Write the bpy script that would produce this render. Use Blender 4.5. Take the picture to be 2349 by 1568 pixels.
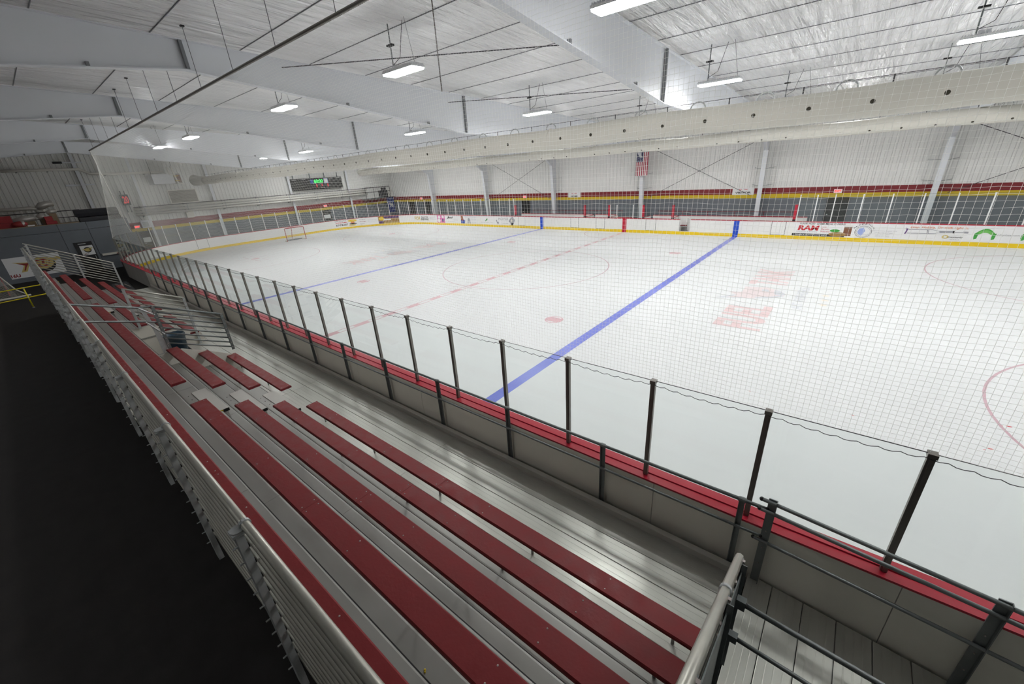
import bpy, bmesh, math, random
from mathutils import Vector, Matrix, Euler
random.seed(7)
for o in list(bpy.data.objects): bpy.data.objects.remove(o)
scene = bpy.context.scene
col = scene.collection

# ------------------------------------------------------------------ camera, world, exposure
W, H, F = 2349, 1568, 918.3035
CAM = Vector((13.6283, -17.6316, 4.9697))
ROT = Euler((math.radians(66.86939), math.radians(3.55442), math.radians(38.78961)), 'XYZ')
cd = bpy.data.cameras.new('camera'); cam = bpy.data.objects.new('camera', cd); col.objects.link(cam)
cam.location = CAM; cam.rotation_euler = ROT
cd.sensor_fit = 'HORIZONTAL'; cd.sensor_width = 36; cd.lens = F / W * 36; cd.clip_start = .05; cd.clip_end = 300
scene.camera = cam
world = bpy.data.worlds.new('world'); scene.world = world; world.use_nodes = True
world.node_tree.nodes['Background'].inputs[0].default_value = (.8, .85, .9, 1)
world.node_tree.nodes['Background'].inputs[1].default_value = .02
vs = scene.view_settings
vs.view_transform = 'Standard'; vs.look = 'None'; vs.gamma = 1; vs.use_curve_mapping = False
vs.exposure = 0.14
LAMP = 104.0
scene.cycles.transparent_max_bounces = 40
scene.cycles.max_bounces = 8
scene.cycles.diffuse_bounces = 5

MROT = ROT.to_matrix()
def P(u, v, axis, val):
    """point where the photo pixel's sight line meets the plane axis=val"""
    d = MROT @ Vector(((u - W/2)/F, -(v - H/2)/F, -1.0))
    t = (val - CAM[axis]) / d[axis]
    return CAM + d*t
def PX(pt):
    q = MROT.transposed() @ (Vector(pt) - CAM)
    return (W/2 + F*q.x/-q.z, H/2 - F*q.y/-q.z)

# ------------------------------------------------------------------ materials
M = {}
def mat(name, c, rough=.5, metal=0., noise=0., scale=8., bump=0., bscale=40., stretch=(1,1,1), spec=.5, emit=0., rnoise=0.):
    m = bpy.data.materials.new(name); m.use_nodes = True
    nt = m.node_tree; b = nt.nodes['Principled BSDF']
    b.inputs['Base Color'].default_value = (*c, 1)
    b.inputs['Roughness'].default_value = rough
    b.inputs['Metallic'].default_value = metal
    b.inputs['Specular IOR Level'].default_value = spec
    if emit:
        b.inputs['Emission Color'].default_value = (*c, 1); b.inputs['Emission Strength'].default_value = emit
    if noise or bump or rnoise:
        tc = nt.nodes.new('ShaderNodeTexCoord'); mp = nt.nodes.new('ShaderNodeMapping')
        mp.inputs['Scale'].default_value = stretch
        nt.links.new(tc.outputs['Object'], mp.inputs['Vector'])
    if noise or rnoise:
        n = nt.nodes.new('ShaderNodeTexNoise'); n.inputs['Scale'].default_value = scale; n.inputs['Detail'].default_value = 5
        nt.links.new(mp.outputs[0], n.inputs['Vector'])
    if noise:
        mx = nt.nodes.new('ShaderNodeMix'); mx.data_type = 'RGBA'
        mx.inputs['A'].default_value = (*[max(0, x*(1-noise)) for x in c], 1)
        mx.inputs['B'].default_value = (*[min(1, x*(1+noise)) for x in c], 1)
        nt.links.new(n.outputs['Fac'], mx.inputs['Factor']); nt.links.new(mx.outputs['Result'], b.inputs['Base Color'])
    if rnoise:
        mr = nt.nodes.new('ShaderNodeMapRange')
        mr.inputs['From Min'].default_value = .3; mr.inputs['From Max'].default_value = .7
        mr.inputs['To Min'].default_value = max(.02, rough-rnoise); mr.inputs['To Max'].default_value = min(1, rough+rnoise)
        nt.links.new(n.outputs['Fac'], mr.inputs['Value']); nt.links.new(mr.outputs[0], b.inputs['Roughness'])
    if bump:
        n2 = nt.nodes.new('ShaderNodeTexNoise'); n2.inputs['Scale'].default_value = bscale; n2.inputs['Detail'].default_value = 3
        nt.links.new(mp.outputs[0], n2.inputs['Vector'])
        bp = nt.nodes.new('ShaderNodeBump'); bp.inputs['Strength'].default_value = bump; bp.inputs['Distance'].default_value = .02
        nt.links.new(n2.outputs['Fac'], bp.inputs['Height']); nt.links.new(bp.outputs[0], b.inputs['Normal'])
    M[name] = m
    return m
mat('ice', (.645, .66, .658), rough=.48, noise=.015, scale=1.2, rnoise=.06, spec=.3)
mat('ice_blue', (.155, .19, .60), rough=.3, noise=.18, scale=30)
mat('ice_red', (.53, .30, .33), rough=.3, noise=.1, scale=30)
mat('ice_circle', (.42, .25, .29), rough=.3)
mat('ice_logo_red', (.63, .48, .48), rough=.3, noise=.08, scale=12)
mat('ice_logo_dark', (.50, .52, .55), rough=.3, noise=.08, scale=12)
mat('ice_logo_gold', (.68, .61, .51), rough=.3)
mat('ice_logo_pink', (.64, .56, .56), rough=.3, noise=.1, scale=6)
mat('ice_white', (.84, .84, .86), rough=.3)
mat('rubber', (.018, .016, .015), rough=.75, noise=.35, scale=3, bump=.2, bscale=120, spec=.25)
mat('concrete_light', (.36, .345, .32), rough=.8, noise=.15, scale=2)
mat('seat_red', (.215, .020, .022), rough=.5, noise=.12, scale=7, bump=.08, bscale=30, rnoise=.12, spec=.3)
mat('seat_edge', (.19, .014, .02), rough=.4)
mat('bolt', (.45, .40, .38), rough=.4, metal=.8)
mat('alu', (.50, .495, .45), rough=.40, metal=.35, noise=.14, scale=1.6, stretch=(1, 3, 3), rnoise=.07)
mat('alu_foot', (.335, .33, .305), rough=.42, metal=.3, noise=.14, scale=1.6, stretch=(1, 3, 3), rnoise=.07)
mat('alu_y', (.50, .495, .45), rough=.40, metal=.35, noise=.14, scale=1.6, stretch=(3, 1, 3), rnoise=.07)
mat('alu_step', (.52, .505, .465), rough=.5, noise=.05, scale=5)
mat('alu_plain', (.55, .54, .50), rough=.42, metal=.3, noise=.08, scale=5)
mat('alu_dark', (.20, .20, .19), rough=.5, metal=.5, noise=.2, scale=4)
mat('galv', (.46, .48, .48), rough=.42, metal=.4, noise=.28, scale=14, rnoise=.12)
mat('galv_dark', (.20, .22, .22), rough=.5, metal=.6, noise=.3, scale=10)
mat('tube', (.46, .45, .395), rough=.34, metal=.4, noise=.12, scale=6)
mat('rail_grey', (.20, .215, .215), rough=.45, metal=.5, noise=.18, scale=8)
mat('post_dark', (.22, .205, .185), rough=.38, metal=.6, noise=.1, scale=6)
mat('post_white', (.78, .79, .78), rough=.45)
mat('board_white', (.80, .80, .78), rough=.38, noise=.03, scale=4)
mat('board_back', (.82, .79, .70), rough=.5, noise=.05, scale=3)
mat('cap_red', (.44, .014, .035), rough=.32, noise=.06, scale=5)
mat('kick_yellow', (.80, .56, .006), rough=.45, noise=.06, scale=5)
mat('paint_blue', (.008, .07, .52), rough=.4)
mat('paint_red', (.50, .006, .035), rough=.4)
mat('seam', (.12, .12, .12), rough=.7)
mat('wall_white', (.75, .75, .725), rough=.55, noise=.04, scale=.6)
mat('wall_grey', (.15, .165, .185), rough=.7, noise=.1, scale=2.5)
mat('stripe_red', (.20, .008, .014), rough=.5)
mat('stripe_yellow', (.62, .45, .01), rough=.5)
mat('steel_white', (.72, .74, .77), rough=.5, noise=.03, scale=1)
mat('steel_edge', (.20, .21, .22), rough=.5)
mat('black', (.012, .012, .013), rough=.5)
mat('black_pipe', (.03, .03, .03), rough=.5)
mat('wire', (.06, .06, .065), rough=.5)
mat('net', (.95, .95, .92), rough=.8)
nt = M['net'].node_tree; b = nt.nodes['Principled BSDF']; tl = nt.nodes.new('ShaderNodeBsdfTranslucent'); tl.inputs[0].default_value = (.97, .97, .94, 1)
mx = nt.nodes.new('ShaderNodeMixShader'); mx.inputs[0].default_value = .82
nt.links.new(b.outputs[0], mx.inputs[1]); nt.links.new(tl.outputs[0], mx.inputs[2]); nt.links.new(mx.outputs[0], nt.nodes['Material Output'].inputs[0])
mat('rope', (.70, .69, .64), rough=.8)
mat('duct', (.66, .64, .57), rough=.75, noise=.05, scale=1.5, stretch=(.4, 1, 1), bump=.3, bscale=2.0)
mat('duct_hole', (.05, .045, .03), rough=.9)
mat('pipe_white', (.74, .72, .66), rough=.6)
mat('insul_pipe', (.70, .69, .64), rough=.6)
mat('sign_white', (.80, .80, .80), rough=.5)
mat('ink', (.02, .02, .022), rough=.6)
mat('ink_grey', (.32, .32, .35), rough=.6)
mat('ink_red', (.55, .02, .03), rough=.6)
mat('ink_orange', (.66, .16, .03), rough=.6)
mat('ink_green', (.05, .33, .05), rough=.6)
mat('ink_green2', (.16, .48, .10), rough=.6)
mat('ink_blue', (.03, .08, .38), rough=.6)
mat('ink_lblue', (.32, .40, .72), rough=.6)
mat('ink_gold', (.60, .47, .16), rough=.6)
mat('ink_brown', (.20, .08, .04), rough=.6, noise=.5, scale=18)
mat('ink_pink', (.66, .18, .42), rough=.6, noise=.35, scale=5)
mat('ink_purple', (.10, .04, .16), rough=.6)
mat('ink_maroon', (.30, .03, .03), rough=.6)
mat('photo_mix', (.34, .20, .06), rough=.6, noise=.7, scale=6)
mat('exit_red', (1.0, .06, .05), rough=.5, emit=1.2)
mat('led_green', (.05, 1.0, .18), rough=.5, emit=.6)
mat('led_red', (.8, .03, .05), rough=.5, emit=.25)
mat('lens', (1.0, 1.0, 1.0), rough=.4, emit=LAMP)
mat('housing', (.72, .73, .75), rough=.45)
mat('bin_blue', (.03, .07, .11), rough=.5)
mat('bag_black', (.03, .05, .065), rough=.35)
mat('foam_white', (.72, .69, .62), rough=.7)
mat('yellow_rail', (.70, .60, .01), rough=.45)
mat('goal_red', (.36, .012, .02), rough=.4)
mat('netting_white', (.60, .58, .52), rough=.85)
mat('tarp', (.028, .029, .034), rough=.6, noise=.3, scale=3)
mat('foil', (.55, .53, .50), rough=.35, metal=.4, bump=.6, bscale=6)
mat('mat_red', (.30, .01, .014), rough=.5)
mat('wood', (.30, .22, .13), rough=.6, noise=.2, scale=6)
mat('flag_white', (.72, .70, .66), rough=.7)
mat('flag_red', (.36, .02, .05), rough=.7)
mat('flag_blue', (.025, .03, .10), rough=.7)
mat('vent', (.34, .31, .27), rough=.6)
mat('step_tape', (.70, .58, .02), rough=.5)
mat('banner_blue', (.02, .04, .22), rough=.6)

# ceiling insulation: wrinkled white facing, creases run across the building
m = mat('insulation', (.92, .92, .915), rough=.34, noise=.06, scale=2, stretch=(2.2, .22, 1), spec=.9)
nt = m.node_tree; b = nt.nodes['Principled BSDF']
tc = nt.nodes.new('ShaderNodeTexCoord'); mp = nt.nodes.new('ShaderNodeMapping'); mp.inputs['Scale'].default_value = (5.5, .42, 1)
nz = nt.nodes.new('ShaderNodeTexNoise'); nz.inputs['Scale'].default_value = 1.0; nz.inputs['Detail'].default_value = 4; nz.inputs['Distortion'].default_value = .6
bp = nt.nodes.new('ShaderNodeBump'); bp.inputs['Strength'].default_value = .9; bp.inputs['Distance'].default_value = .55
nt.links.new(tc.outputs['Object'], mp.inputs[0]); nt.links.new(mp.outputs[0], nz.inputs['Vector'])
nt.links.new(nz.outputs['Fac'], bp.inputs['Height']); nt.links.new(bp.outputs[0], b.inputs['Normal'])

# glass: thin clear sheet (transparent + fresnel gloss, slight green)
m = bpy.data.materials.new('glass'); m.use_nodes = True; nt = m.node_tree; nt.nodes.clear()
out = nt.nodes.new('ShaderNodeOutputMaterial'); tr = nt.nodes.new('ShaderNodeBsdfTransparent'); gl = nt.nodes.new('ShaderNodeBsdfGlossy')
tr.inputs[0].default_value = (.955, .972, .965, 1); gl.inputs['Roughness'].default_value = .02; gl.inputs[0].default_value = (.9, .95, .93, 1)
lw = nt.nodes.new('ShaderNodeLayerWeight'); lw.inputs[0].default_value = .5
fr = nt.nodes.new('ShaderNodeMath'); fr.operation = 'POWER'; fr.inputs[1].default_value = 5.0
f2 = nt.nodes.new('ShaderNodeMath'); f2.operation = 'MULTIPLY_ADD'; f2.inputs[1].default_value = .55; f2.inputs[2].default_value = .018
nt.links.new(lw.outputs['Facing'], fr.inputs[0]); nt.links.new(fr.outputs[0], f2.inputs[0]); fr = f2
mx = nt.nodes.new('ShaderNodeMixShader')
nt.links.new(fr.outputs[0], mx.inputs[0]); nt.links.new(tr.outputs[0], mx.inputs[1]); nt.links.new(gl.outputs[0], mx.inputs[2]); nt.links.new(mx.outputs[0], out.inputs[0])
M['glass'] = m

# ------------------------------------------------------------------ mesh helpers
class MB:
    def __init__(s): s.v = []; s.f = []
    def add(s, vs, fs):
        n = len(s.v); s.v += [tuple(v) for v in vs]; s.f += [tuple(i+n for i in f) for f in fs]; return s
    def box(s, a, b):
        x0, x1 = sorted((a[0], b[0])); y0, y1 = sorted((a[1], b[1])); z0, z1 = sorted((a[2], b[2]))
        return s.add([(x0,y0,z0),(x1,y0,z0),(x1,y1,z0),(x0,y1,z0),(x0,y0,z1),(x1,y0,z1),(x1,y1,z1),(x0,y1,z1)],
                     [(0,3,2,1),(4,5,6,7),(0,1,5,4),(1,2,6,5),(2,3,7,6),(3,0,4,7)])
    def hexa(s, p):   # 8 points: bottom loop, top loop
        return s.add(p, [(0,3,2,1),(4,5,6,7),(0,1,5,4),(1,2,6,5),(2,3,7,6),(3,0,4,7)])
    def bar(s, a, b, w, h, up=(0,0,1)):
        a = Vector(a); b = Vector(b); d = (b-a).normalized(); up = Vector(up)
        if abs(d.dot(up)) > .99: up = Vector((1,0,0))
        r = d.cross(up).normalized()*w/2; u = r.cross(d).normalized()*h/2
        return s.hexa([a-r-u, a+r-u, b+r-u, b-r-u, a-r+u, a+r+u, b+r+u, b-r+u])
    def tube(s, pts, r, n=8, cap=True):
        pts = [Vector(p) for p in pts]; rings = []; base = len(s.v)
        prev = None
        for i, p in enumerate(pts):
            d = (pts[min(i+1, len(pts)-1)] - pts[max(i-1, 0)]).normalized()
            if prev is None:
                u = Vector((0,0,1)) if abs(d.z) < .9 else Vector((1,0,0))
            else: u = prev
            a = d.cross(u).normalized(); c = a.cross(d).normalized(); prev = c
            rr = r[i] if isinstance(r, (list, tuple)) else r
            s.v += [tuple(p + (a*math.cos(t) + c*math.sin(t))*rr) for t in [2*math.pi*k/n for k in range(n)]]
        for i in range(len(pts)-1):
            for k in range(n):
                k2 = (k+1) % n
                s.f.append((base+i*n+k, base+i*n+k2, base+(i+1)*n+k2, base+(i+1)*n+k))
        if cap:
            s.f.append(tuple(base+k for k in range(n))[::-1]); e = base+(len(pts)-1)*n
            s.f.append(tuple(e+k for k in range(n)))
        return s
    def prism(s, poly, off):   # planar polygon extruded by vector off
        n = len(poly); off = Vector(off)
        return s.add([Vector(p) for p in poly] + [Vector(p)+off for p in poly],
                     [tuple(range(n))[::-1], tuple(range(n, 2*n))] + [(i, (i+1)%n, n+(i+1)%n, n+i) for i in range(n)])
    def disc(s, c, ax, r, h, n=12):
        c = Vector(c); ax = Vector(ax).normalized()
        u = ax.orthogonal().normalized(); w = ax.cross(u)
        return s.prism([c + (u*math.cos(2*math.pi*k/n) + w*math.sin(2*math.pi*k/n))*r for k in range(n)], ax*h)
    def sphere(s, c, r, n=8, m=5, sc=(1,1,1)):
        c = Vector(c); base = len(s.v)
        for i in range(m+1):
            th = math.pi*i/m
            for k in range(n):
                ph = 2*math.pi*k/n
                s.v.append(tuple(c + Vector((r*sc[0]*math.sin(th)*math.cos(ph), r*sc[1]*math.sin(th)*math.sin(ph), r*sc[2]*math.cos(th)))))
        for i in range(m):
            for k in range(n):
                s.f.append((base+i*n+k, base+(i+1)*n+k, base+(i+1)*n+(k+1)%n, base+i*n+(k+1)%n))
        return s
    def mesh(s, name, m, smooth=False, center=None):
        me = bpy.data.meshes.new(name)
        vv = s.v if center is None else [tuple(Vector(v)-Vector(center)) for v in s.v]
        me.from_pydata(vv, [], s.f); me.validate(); me.update()
        bmx = bmesh.new(); bmx.from_mesh(me); bmesh.ops.recalc_face_normals(bmx, faces=bmx.faces); bmx.to_mesh(me); bmx.free()
        me.materials.append(M[m])
        if smooth:
            for p in me.polygons: p.use_smooth = True
        return me
    def build(s, name, m, parent=None, smooth=False):
        return link(name, s.mesh(name, m, smooth), parent)
def link(name, data, parent=None, loc=None, rot=None):
    o = bpy.data.objects.new(name, data); col.objects.link(o)
    if loc is not None: o.location = loc
    if rot is not None: o.rotation_euler = rot
    if parent is not None:
        o.parent = parent
    return o
def part(name, m, parent, fn, smooth=False):
    k = MB(); fn(k); o = k.build(name, m, None, smooth)
    setpar(o, parent)
    if name in ('bolts', 'stars', 'tube_clips'): o['kind'] = 'stuff'
    return o
def setpar(o, parent):
    if parent is None: return
    o.parent = parent; o.matrix_parent_inverse = WM(parent).inverted()
def WM(o):
    mloc = Matrix.LocRotScale(o.location, o.rotation_euler, o.scale)
    return (WM(o.parent) @ o.matrix_parent_inverse @ mloc) if o.parent else mloc
def thing(name, loc, label, cat, group=None):
    o = bpy.data.objects.new(name, None); col.objects.link(o); o.location = loc
    o.empty_display_size = .1
    return tag(o, label, cat, group)
def tag(o, label, cat, group=None, kind=None):
    o['label'] = label; o['category'] = cat
    if group: o['group'] = group
    if kind: o['kind'] = kind
    return o
def struct(name, loc=(0,0,0), label=None):
    o = bpy.data.objects.new(name, None); col.objects.link(o); o.location = loc; o['kind'] = 'structure'
    if label: o['label'] = label
    return o
def smesh(name, m, fn, label=None, smooth=False):
    k = MB(); fn(k); o = k.build(name, m, None, smooth); o['kind'] = 'structure'
    if label: o['label'] = label
    return o
def copy_at(src, parent, loc, rot=None, name=None):
    """share mesh data of src; loc in world"""
    o = bpy.data.objects.new(name or src.name.split('.')[0], src.data); col.objects.link(o)
    o.location = loc
    if rot is not None: o.rotation_euler = rot
    setpar(o, parent); return o

# text -> flat mesh polygons in (x, z) of a local frame
_tc = {}
def text_geo(txt, bold=0., shear=0., spacing=1.):
    key = (txt, bold, shear, spacing)
    if key in _tc: return _tc[key]
    cu = bpy.data.curves.new('t', 'FONT'); cu.body = txt; cu.size = 1; cu.offset = bold; cu.shear = shear; cu.space_character = spacing
    cu.resolution_u = 3; cu.align_x = 'LEFT'
    o = bpy.data.objects.new('t', cu); col.objects.link(o)
    dg = bpy.context.evaluated_depsgraph_get(); dg.update()
    me = bpy.data.meshes.new_from_object(o.evaluated_get(dg))
    vs = [(v.co.x, v.co.y) for v in me.vertices]; fs = [tuple(p.vertices) for p in me.polygons]
    bpy.data.objects.remove(o); bpy.data.curves.remove(cu); bpy.data.meshes.remove(me)
    if not vs: vs = [(0,0)]
    x0 = min(v[0] for v in vs); x1 = max(v[0] for v in vs); y0 = min(v[1] for v in vs); y1 = max(v[1] for v in vs)
    vs = [((v[0]-x0)/max(1e-6, x1-x0), (v[1]-y0)/max(1e-6, y1-y0)) for v in vs]
    _tc[key] = (vs, fs, (x1-x0)/max(1e-6, y1-y0)); return _tc[key]
def text(txt, m, parent, fn, w, h, name='lettering', bold=0., shear=0., spacing=1.):
    """fn(x,z)->world; text fitted into w x h box"""
    vs, fs, asp = text_geo(txt, bold, shear, spacing)
    k = MB(); k.add([fn(x*w, z*h) for x, z in vs], fs)
    me = bpy.data.meshes.new(name); me.from_pydata(k.v, [], k.f); me.update(); me.materials.append(M[m])
    o = bpy.data.objects.new(name, me); col.objects.link(o); setpar(o, parent); return o
def plane_fn(o, r, u):
    o = Vector(o); r = Vector(r); u = Vector(u)
    return lambda x, z: tuple(o + r*x + u*z)
def flat(poly, m, parent, fn, name='print'):
    k = MB(); k.add([fn(x, z) for x, z in poly], [tuple(range(len(poly)))])
    me = bpy.data.meshes.new(name); me.from_pydata(k.v, [], k.f); me.update(); me.materials.append(M[m])
    o = bpy.data.objects.new(name, me); col.objects.link(o); setpar(o, parent); return o
def rectp(x0, z0, x1, z1): return [(x0,z0),(x1,z0),(x1,z1),(x0,z1)]
def ell(cx, cz, rx, rz, n=24, a0=0, a1=2*math.pi): return [(cx+rx*math.cos(a0+(a1-a0)*k/n), cz+rz*math.sin(a0+(a1-a0)*k/n)) for k in range(n + (0 if a1-a0 > 6.28 else 1))]

# ------------------------------------------------------------------ building shell
YW, XE, XR, YN = 17.0, -35.0, 34.0, -30.0
FRAMES = [-26.3, -17.55, -8.86, -.19, 8.34, 17.03, 25.7]
def zt(y): return 8.48 - .0448*(y + 13.8)       # rafter top flange
def zc(y): return zt(y) + .17                   # ceiling facing
ZB = [(-30, 6.3), (-16.5, 7.55), (-13.35, 7.83), (-3.45, 6.6), (14.8, 6.05), (16.1, 5.2)]
def zb(y):
    for (a, za), (c, z2) in zip(ZB, ZB[1:]):
        if a <= y <= c: return za + (z2-za)*(y-a)/(c-a)
    return ZB[-1][1]

floor = smesh('floor', 'rubber', lambda k: k.box((XE, YN, -.12), (XR, YW, -.03)), 'dark rubber flooring around the ice and under the bleachers')
def ribbed(k, a, c, z0, z1, nrm, pitch=.32, depth=.035):
    """vertical ribbed sheet from a to c (xy), facing nrm"""
    a = Vector((*a, 0)); c = Vector((*c, 0)); L = (c-a).length; d = (c-a)/L; n = Vector((*nrm, 0))
    prof = []
    t = 0
    while t < L:
        for f, e in ((0, 0), (.52, 0), (.62, 1), (.9, 1)):
            tt = t + f*pitch
            if tt <= L: prof.append((tt, e*depth))
        t += pitch
    prof.append((L, 0)); N = len(prof)
    vs = [a + d*t + n*e + Vector((0,0,z0)) for t, e in prof] + [a + d*t + n*e + Vector((0,0,z1(t) if callable(z1) else z1)) for t, e in prof]
    k.add(vs, [(i, i+1, N+i+1, N+i) for i in range(N-1)])
wall_far = smesh('wall_far', 'wall_white', lambda k: ribbed(k, (XE, YW), (XR, YW), 2.70, zc(YW)+.05, (0,-1)), 'white ribbed metal cladding of the long side wall')
wall_end = smesh('wall_end', 'wall_white', lambda k: ribbed(k, (XE, YN), (XE, YW), 2.70, lambda t: zc(YN+t)+.05, (1,0), .30), 'white ribbed metal cladding of the end wall')
wall_near = smesh('wall_near', 'wall_white', lambda k: k.box((XE, YN-.1, -.1), (XR, YN, zc(YN)+.1)))
wall_right = smesh('wall_right', 'wall_white', lambda k: k.box((XR, YN, -.1), (XR+.1, YW, zc(YN)+.1)))
smesh('wall_far_lower', 'wall_grey', lambda k: k.box((XE, YW-.06, -.03), (XR, YW+.1, 2.12)), 'dark grey painted lower band of the long side wall')
smesh('wall_end_lower', 'wall_grey', lambda k: k.box((XE-.1, YN, -.03), (XE+.06, YW, 2.12)), 'dark grey painted lower band of the end wall')
smesh('trim_1', 'stripe_yellow', lambda k: k.box((XE+.09, YW-.09, 2.10), (XR, YW-.02, 2.36)), 'yellow stripe along the long side wall')
smesh('trim_2', 'stripe_red', lambda k: k.box((XE+.09, YW-.085, 2.36), (XR, YW-.02, 2.75)), 'dark red stripe along the long side wall')
smesh('trim_3', 'stripe_yellow', lambda k: k.box((XE+.02, -12, 2.10), (XE+.09, YW-.02, 2.36)), 'yellow stripe along the end wall')
smesh('trim_4', 'stripe_red', lambda k: k.box((XE+.02, -12, 2.36), (XE+.085, YW-.02, 2.85)), 'dark red stripe along the end wall')
ceiling = smesh('ceiling', 'insulation', lambda k: k.hexa([(XE, YN, zc(YN)), (XR, YN, zc(YN)), (XR, YW, zc(YW)), (XE, YW, zc(YW)),
                 (XE, YN, zc(YN)+.1), (XR, YN, zc(YN)+.1), (XR, YW, zc(YW)+.1), (XE, YW, zc(YW)+.1)]), 'white faced roof insulation with wrinkled surface')
y = -27.6
while y < 16.5:
    part('purlin_seam', 'steel_edge', ceiling, lambda k: k.box((XE, y-.008, zc(y)-.016), (XR, y+.008, zc(y)+.02)))
    y += 1.985

# steel portal frames
def frame(X, i):
    o = struct('steel_frame', (X, 16.6, 0), 'white steel rafter and wall column of the roof structure')
    ys = [-29.9, -16.5, -13.35, -3.45, 14.8, 16.1]
    t = .012
    def web(k):
        for a, c in zip(ys, ys[1:]):
            k.hexa([(X-t, a, zb(a)), (X+t, a, zb(a)), (X+t, c, zb(c)), (X-t, c, zb(c)), (X-t, a, zt(a)), (X+t, a, zt(a)), (X+t, c, zt(c)), (X-t, c, zt(c))])
        k.hexa([(X-t, 16.1, zb(16.1)), (X+t, 16.1, zb(16.1)), (X+t, 16.95, zb(16.1)), (X-t, 16.95, zb(16.1)), (X-t, 16.1, zt(16.1)), (X+t, 16.1, zt(16.1)), (X+t, 16.95, zt(16.9)), (X-t, 16.95, zt(16.9))])
    part('rafter_web', 'steel_white', o, web)
    w = .11
    def fl(k, f, d):
        for a, c in zip(ys, ys[1:]):
            k.hexa([(X-w, a, f(a)-d), (X+w, a, f(a)-d), (X+w, c, f(c)-d), (X-w, c, f(c)-d), (X-w, a, f(a)), (X+w, a, f(a)), (X+w, c, f(c)), (X-w, c, f(c))])
    part('bottom_flange', 'steel_white', o, lambda k: fl(k, zb, .02))
    part('top_flange', 'steel_white', o, lambda k: fl(k, zt, .02))
    for y in (-13.3, -3.5):
        part('stiffener', 'steel_edge', o, lambda k: k.box((X-w, y-.035, zb(y)), (X+w, y+.035, zt(y)-.02)))
    part('splice_plate', 'steel_white', o, lambda k: k.box((X-w*.9, 8.0, zb(8)), (X+w*.9, 8.04, zt(8)-.02)))
    # tapered column
    def cw(k): k.hexa([(X-t, 16.52, -.03), (X+t, 16.52, -.03), (X+t, 16.94, -.03), (X-t, 16.94, -.03), (X-t, 16.097, 5.19), (X+t, 16.097, 5.19), (X+t, 16.94, 5.19), (X-t, 16.94, 5.19)])
    part('column_web', 'steel_white', o, cw)
    def cf(k):
        k.hexa([(X-.14, 16.50, -.03), (X+.14, 16.50, -.03), (X+.14, 16.53, -.03), (X-.14, 16.53, -.03), (X-.14, 16.07, 5.18), (X+.14, 16.07, 5.18), (X+.14, 16.097, 5.18), (X-.14, 16.097, 5.18)])
    part('column_flange', 'steel_white', o, cf)
    for zz in (2.95, 4.05):
        yy = 16.5 - .08*zz
        for sgn in (-1, 1):
            part('flange_brace', 'galv_dark', o, lambda k: k.bar((X+sgn*.1, yy+.1, zz), (X+sgn*.62, 16.94, zz+.06), .05, .012))
    for y in (-15.2, -9.0, -5.6, 1.0):
        part('web_clip', 'steel_edge', o, lambda k: k.box((X-.1, y-.03, zb(y)), (X+.1, y+.03, zb(y)+.09)))
    return o
for i, X in enumerate(FRAMES): frame(X, i)

# roof and wall bracing rods
def rod(a, b, label, r=.014, m='wire', kind='structure', name='brace_rod'):
    o = smesh(name, m, lambda k: k.tube([a, b], r, 5), label); return o
for a, c in ((2, 3), (3, 4), (4, 5)):
    x0, x1 = FRAMES[a]+.03, FRAMES[a+1]-.03 if False else FRAMES[c]-.03
    y0, y1 = -10.9, -4.4
    if (a, c) == (3, 4):
        rod((x0, y0, zt(y0)-.2), (x1, y1-1.3, zt(y1)-.15), 'dark steel bracing rod under the roof near the hanging lamps')
        rod((x0, y1, zt(y1)-.35), (x1, 1.5, zt(1.5)-.2), 'dark steel bracing rod under the roof above the fabric duct')
for xa, xb in ((-17.55, -8.86), (-.19, 8.34), (17.03, 25.7)):
    m_ = (xb-xa)
    rod((xa+.35, 16.72, 6.0), (xb-.6, 16.72, 2.3), 'crossing wall bracing rod between two wall columns', .016)
    rod((xa+.6, 16.70, 2.3), (xb-.35, 16.70, 6.0), 'crossing wall bracing rod between two wall columns, mirrored', .016)

# end wall columns
for u, v, w in ((188, 420, .10), (318, 440, .09), (486, 440, .11), (667, 440, .11), (803, 450, .11), (905, 430, .12)):
    y = P(u, v, 0, XE+.2)[1]
    o = struct('end_column', (XE+.2, y, 0), 'steel column standing against the end wall')
    part('flange', 'steel_white', o, lambda k: k.box((XE+.30, y-w, -.03), (XE+.32, y+w, zc(y)-.05)))
    part('web', 'steel_edge', o, lambda k: k.box((XE+.04, y-.008, -.03), (XE+.30, y+.008, zc(y)-.05)))

# ------------------------------------------------------------------ rink outline
NY, FY, EX, RR, XS = -13.1, 12.94, -32.0, 8.53, 27.0
LN = XS - (EX + RR); LA = RR*math.pi/2; LE = (FY-RR) - (NY+RR); LF = LN
STOT = LN + LA + LE + LA + LF
def bp2(s, off=0.):
    """perimeter point and inward normal; off>0 moves towards the ice"""
    if s <= LN: p = (XS - s, NY); n = (0, 1)
    elif s <= LN+LA:
        a = (s-LN)/RR; c = (EX+RR, NY+RR); n = (math.sin(a), math.cos(a)); p = (c[0]-RR*math.sin(a), c[1]-RR*math.cos(a))
    elif s <= LN+LA+LE: p = (EX, NY+RR+(s-LN-LA)); n = (1, 0)
    elif s <= LN+2*LA+LE:
        a = (s-LN-LA-LE)/RR; c = (EX+RR, FY-RR); n = (math.cos(a), -math.sin(a)); p = (c[0]-RR*math.cos(a), c[1]+RR*math.sin(a))
    else: p = (EX+RR+(s-LN-2*LA-LE), FY); n = (0, -1)
    return p[0]+n[0]*off, p[1]+n[1]*off
def bp(s, z, off=0.): x, y = bp2(s, off); return (x, y, z)
def s_far(x): return LN+2*LA+LE + (x - (EX+RR))
def s_near(x): return XS - x
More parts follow.
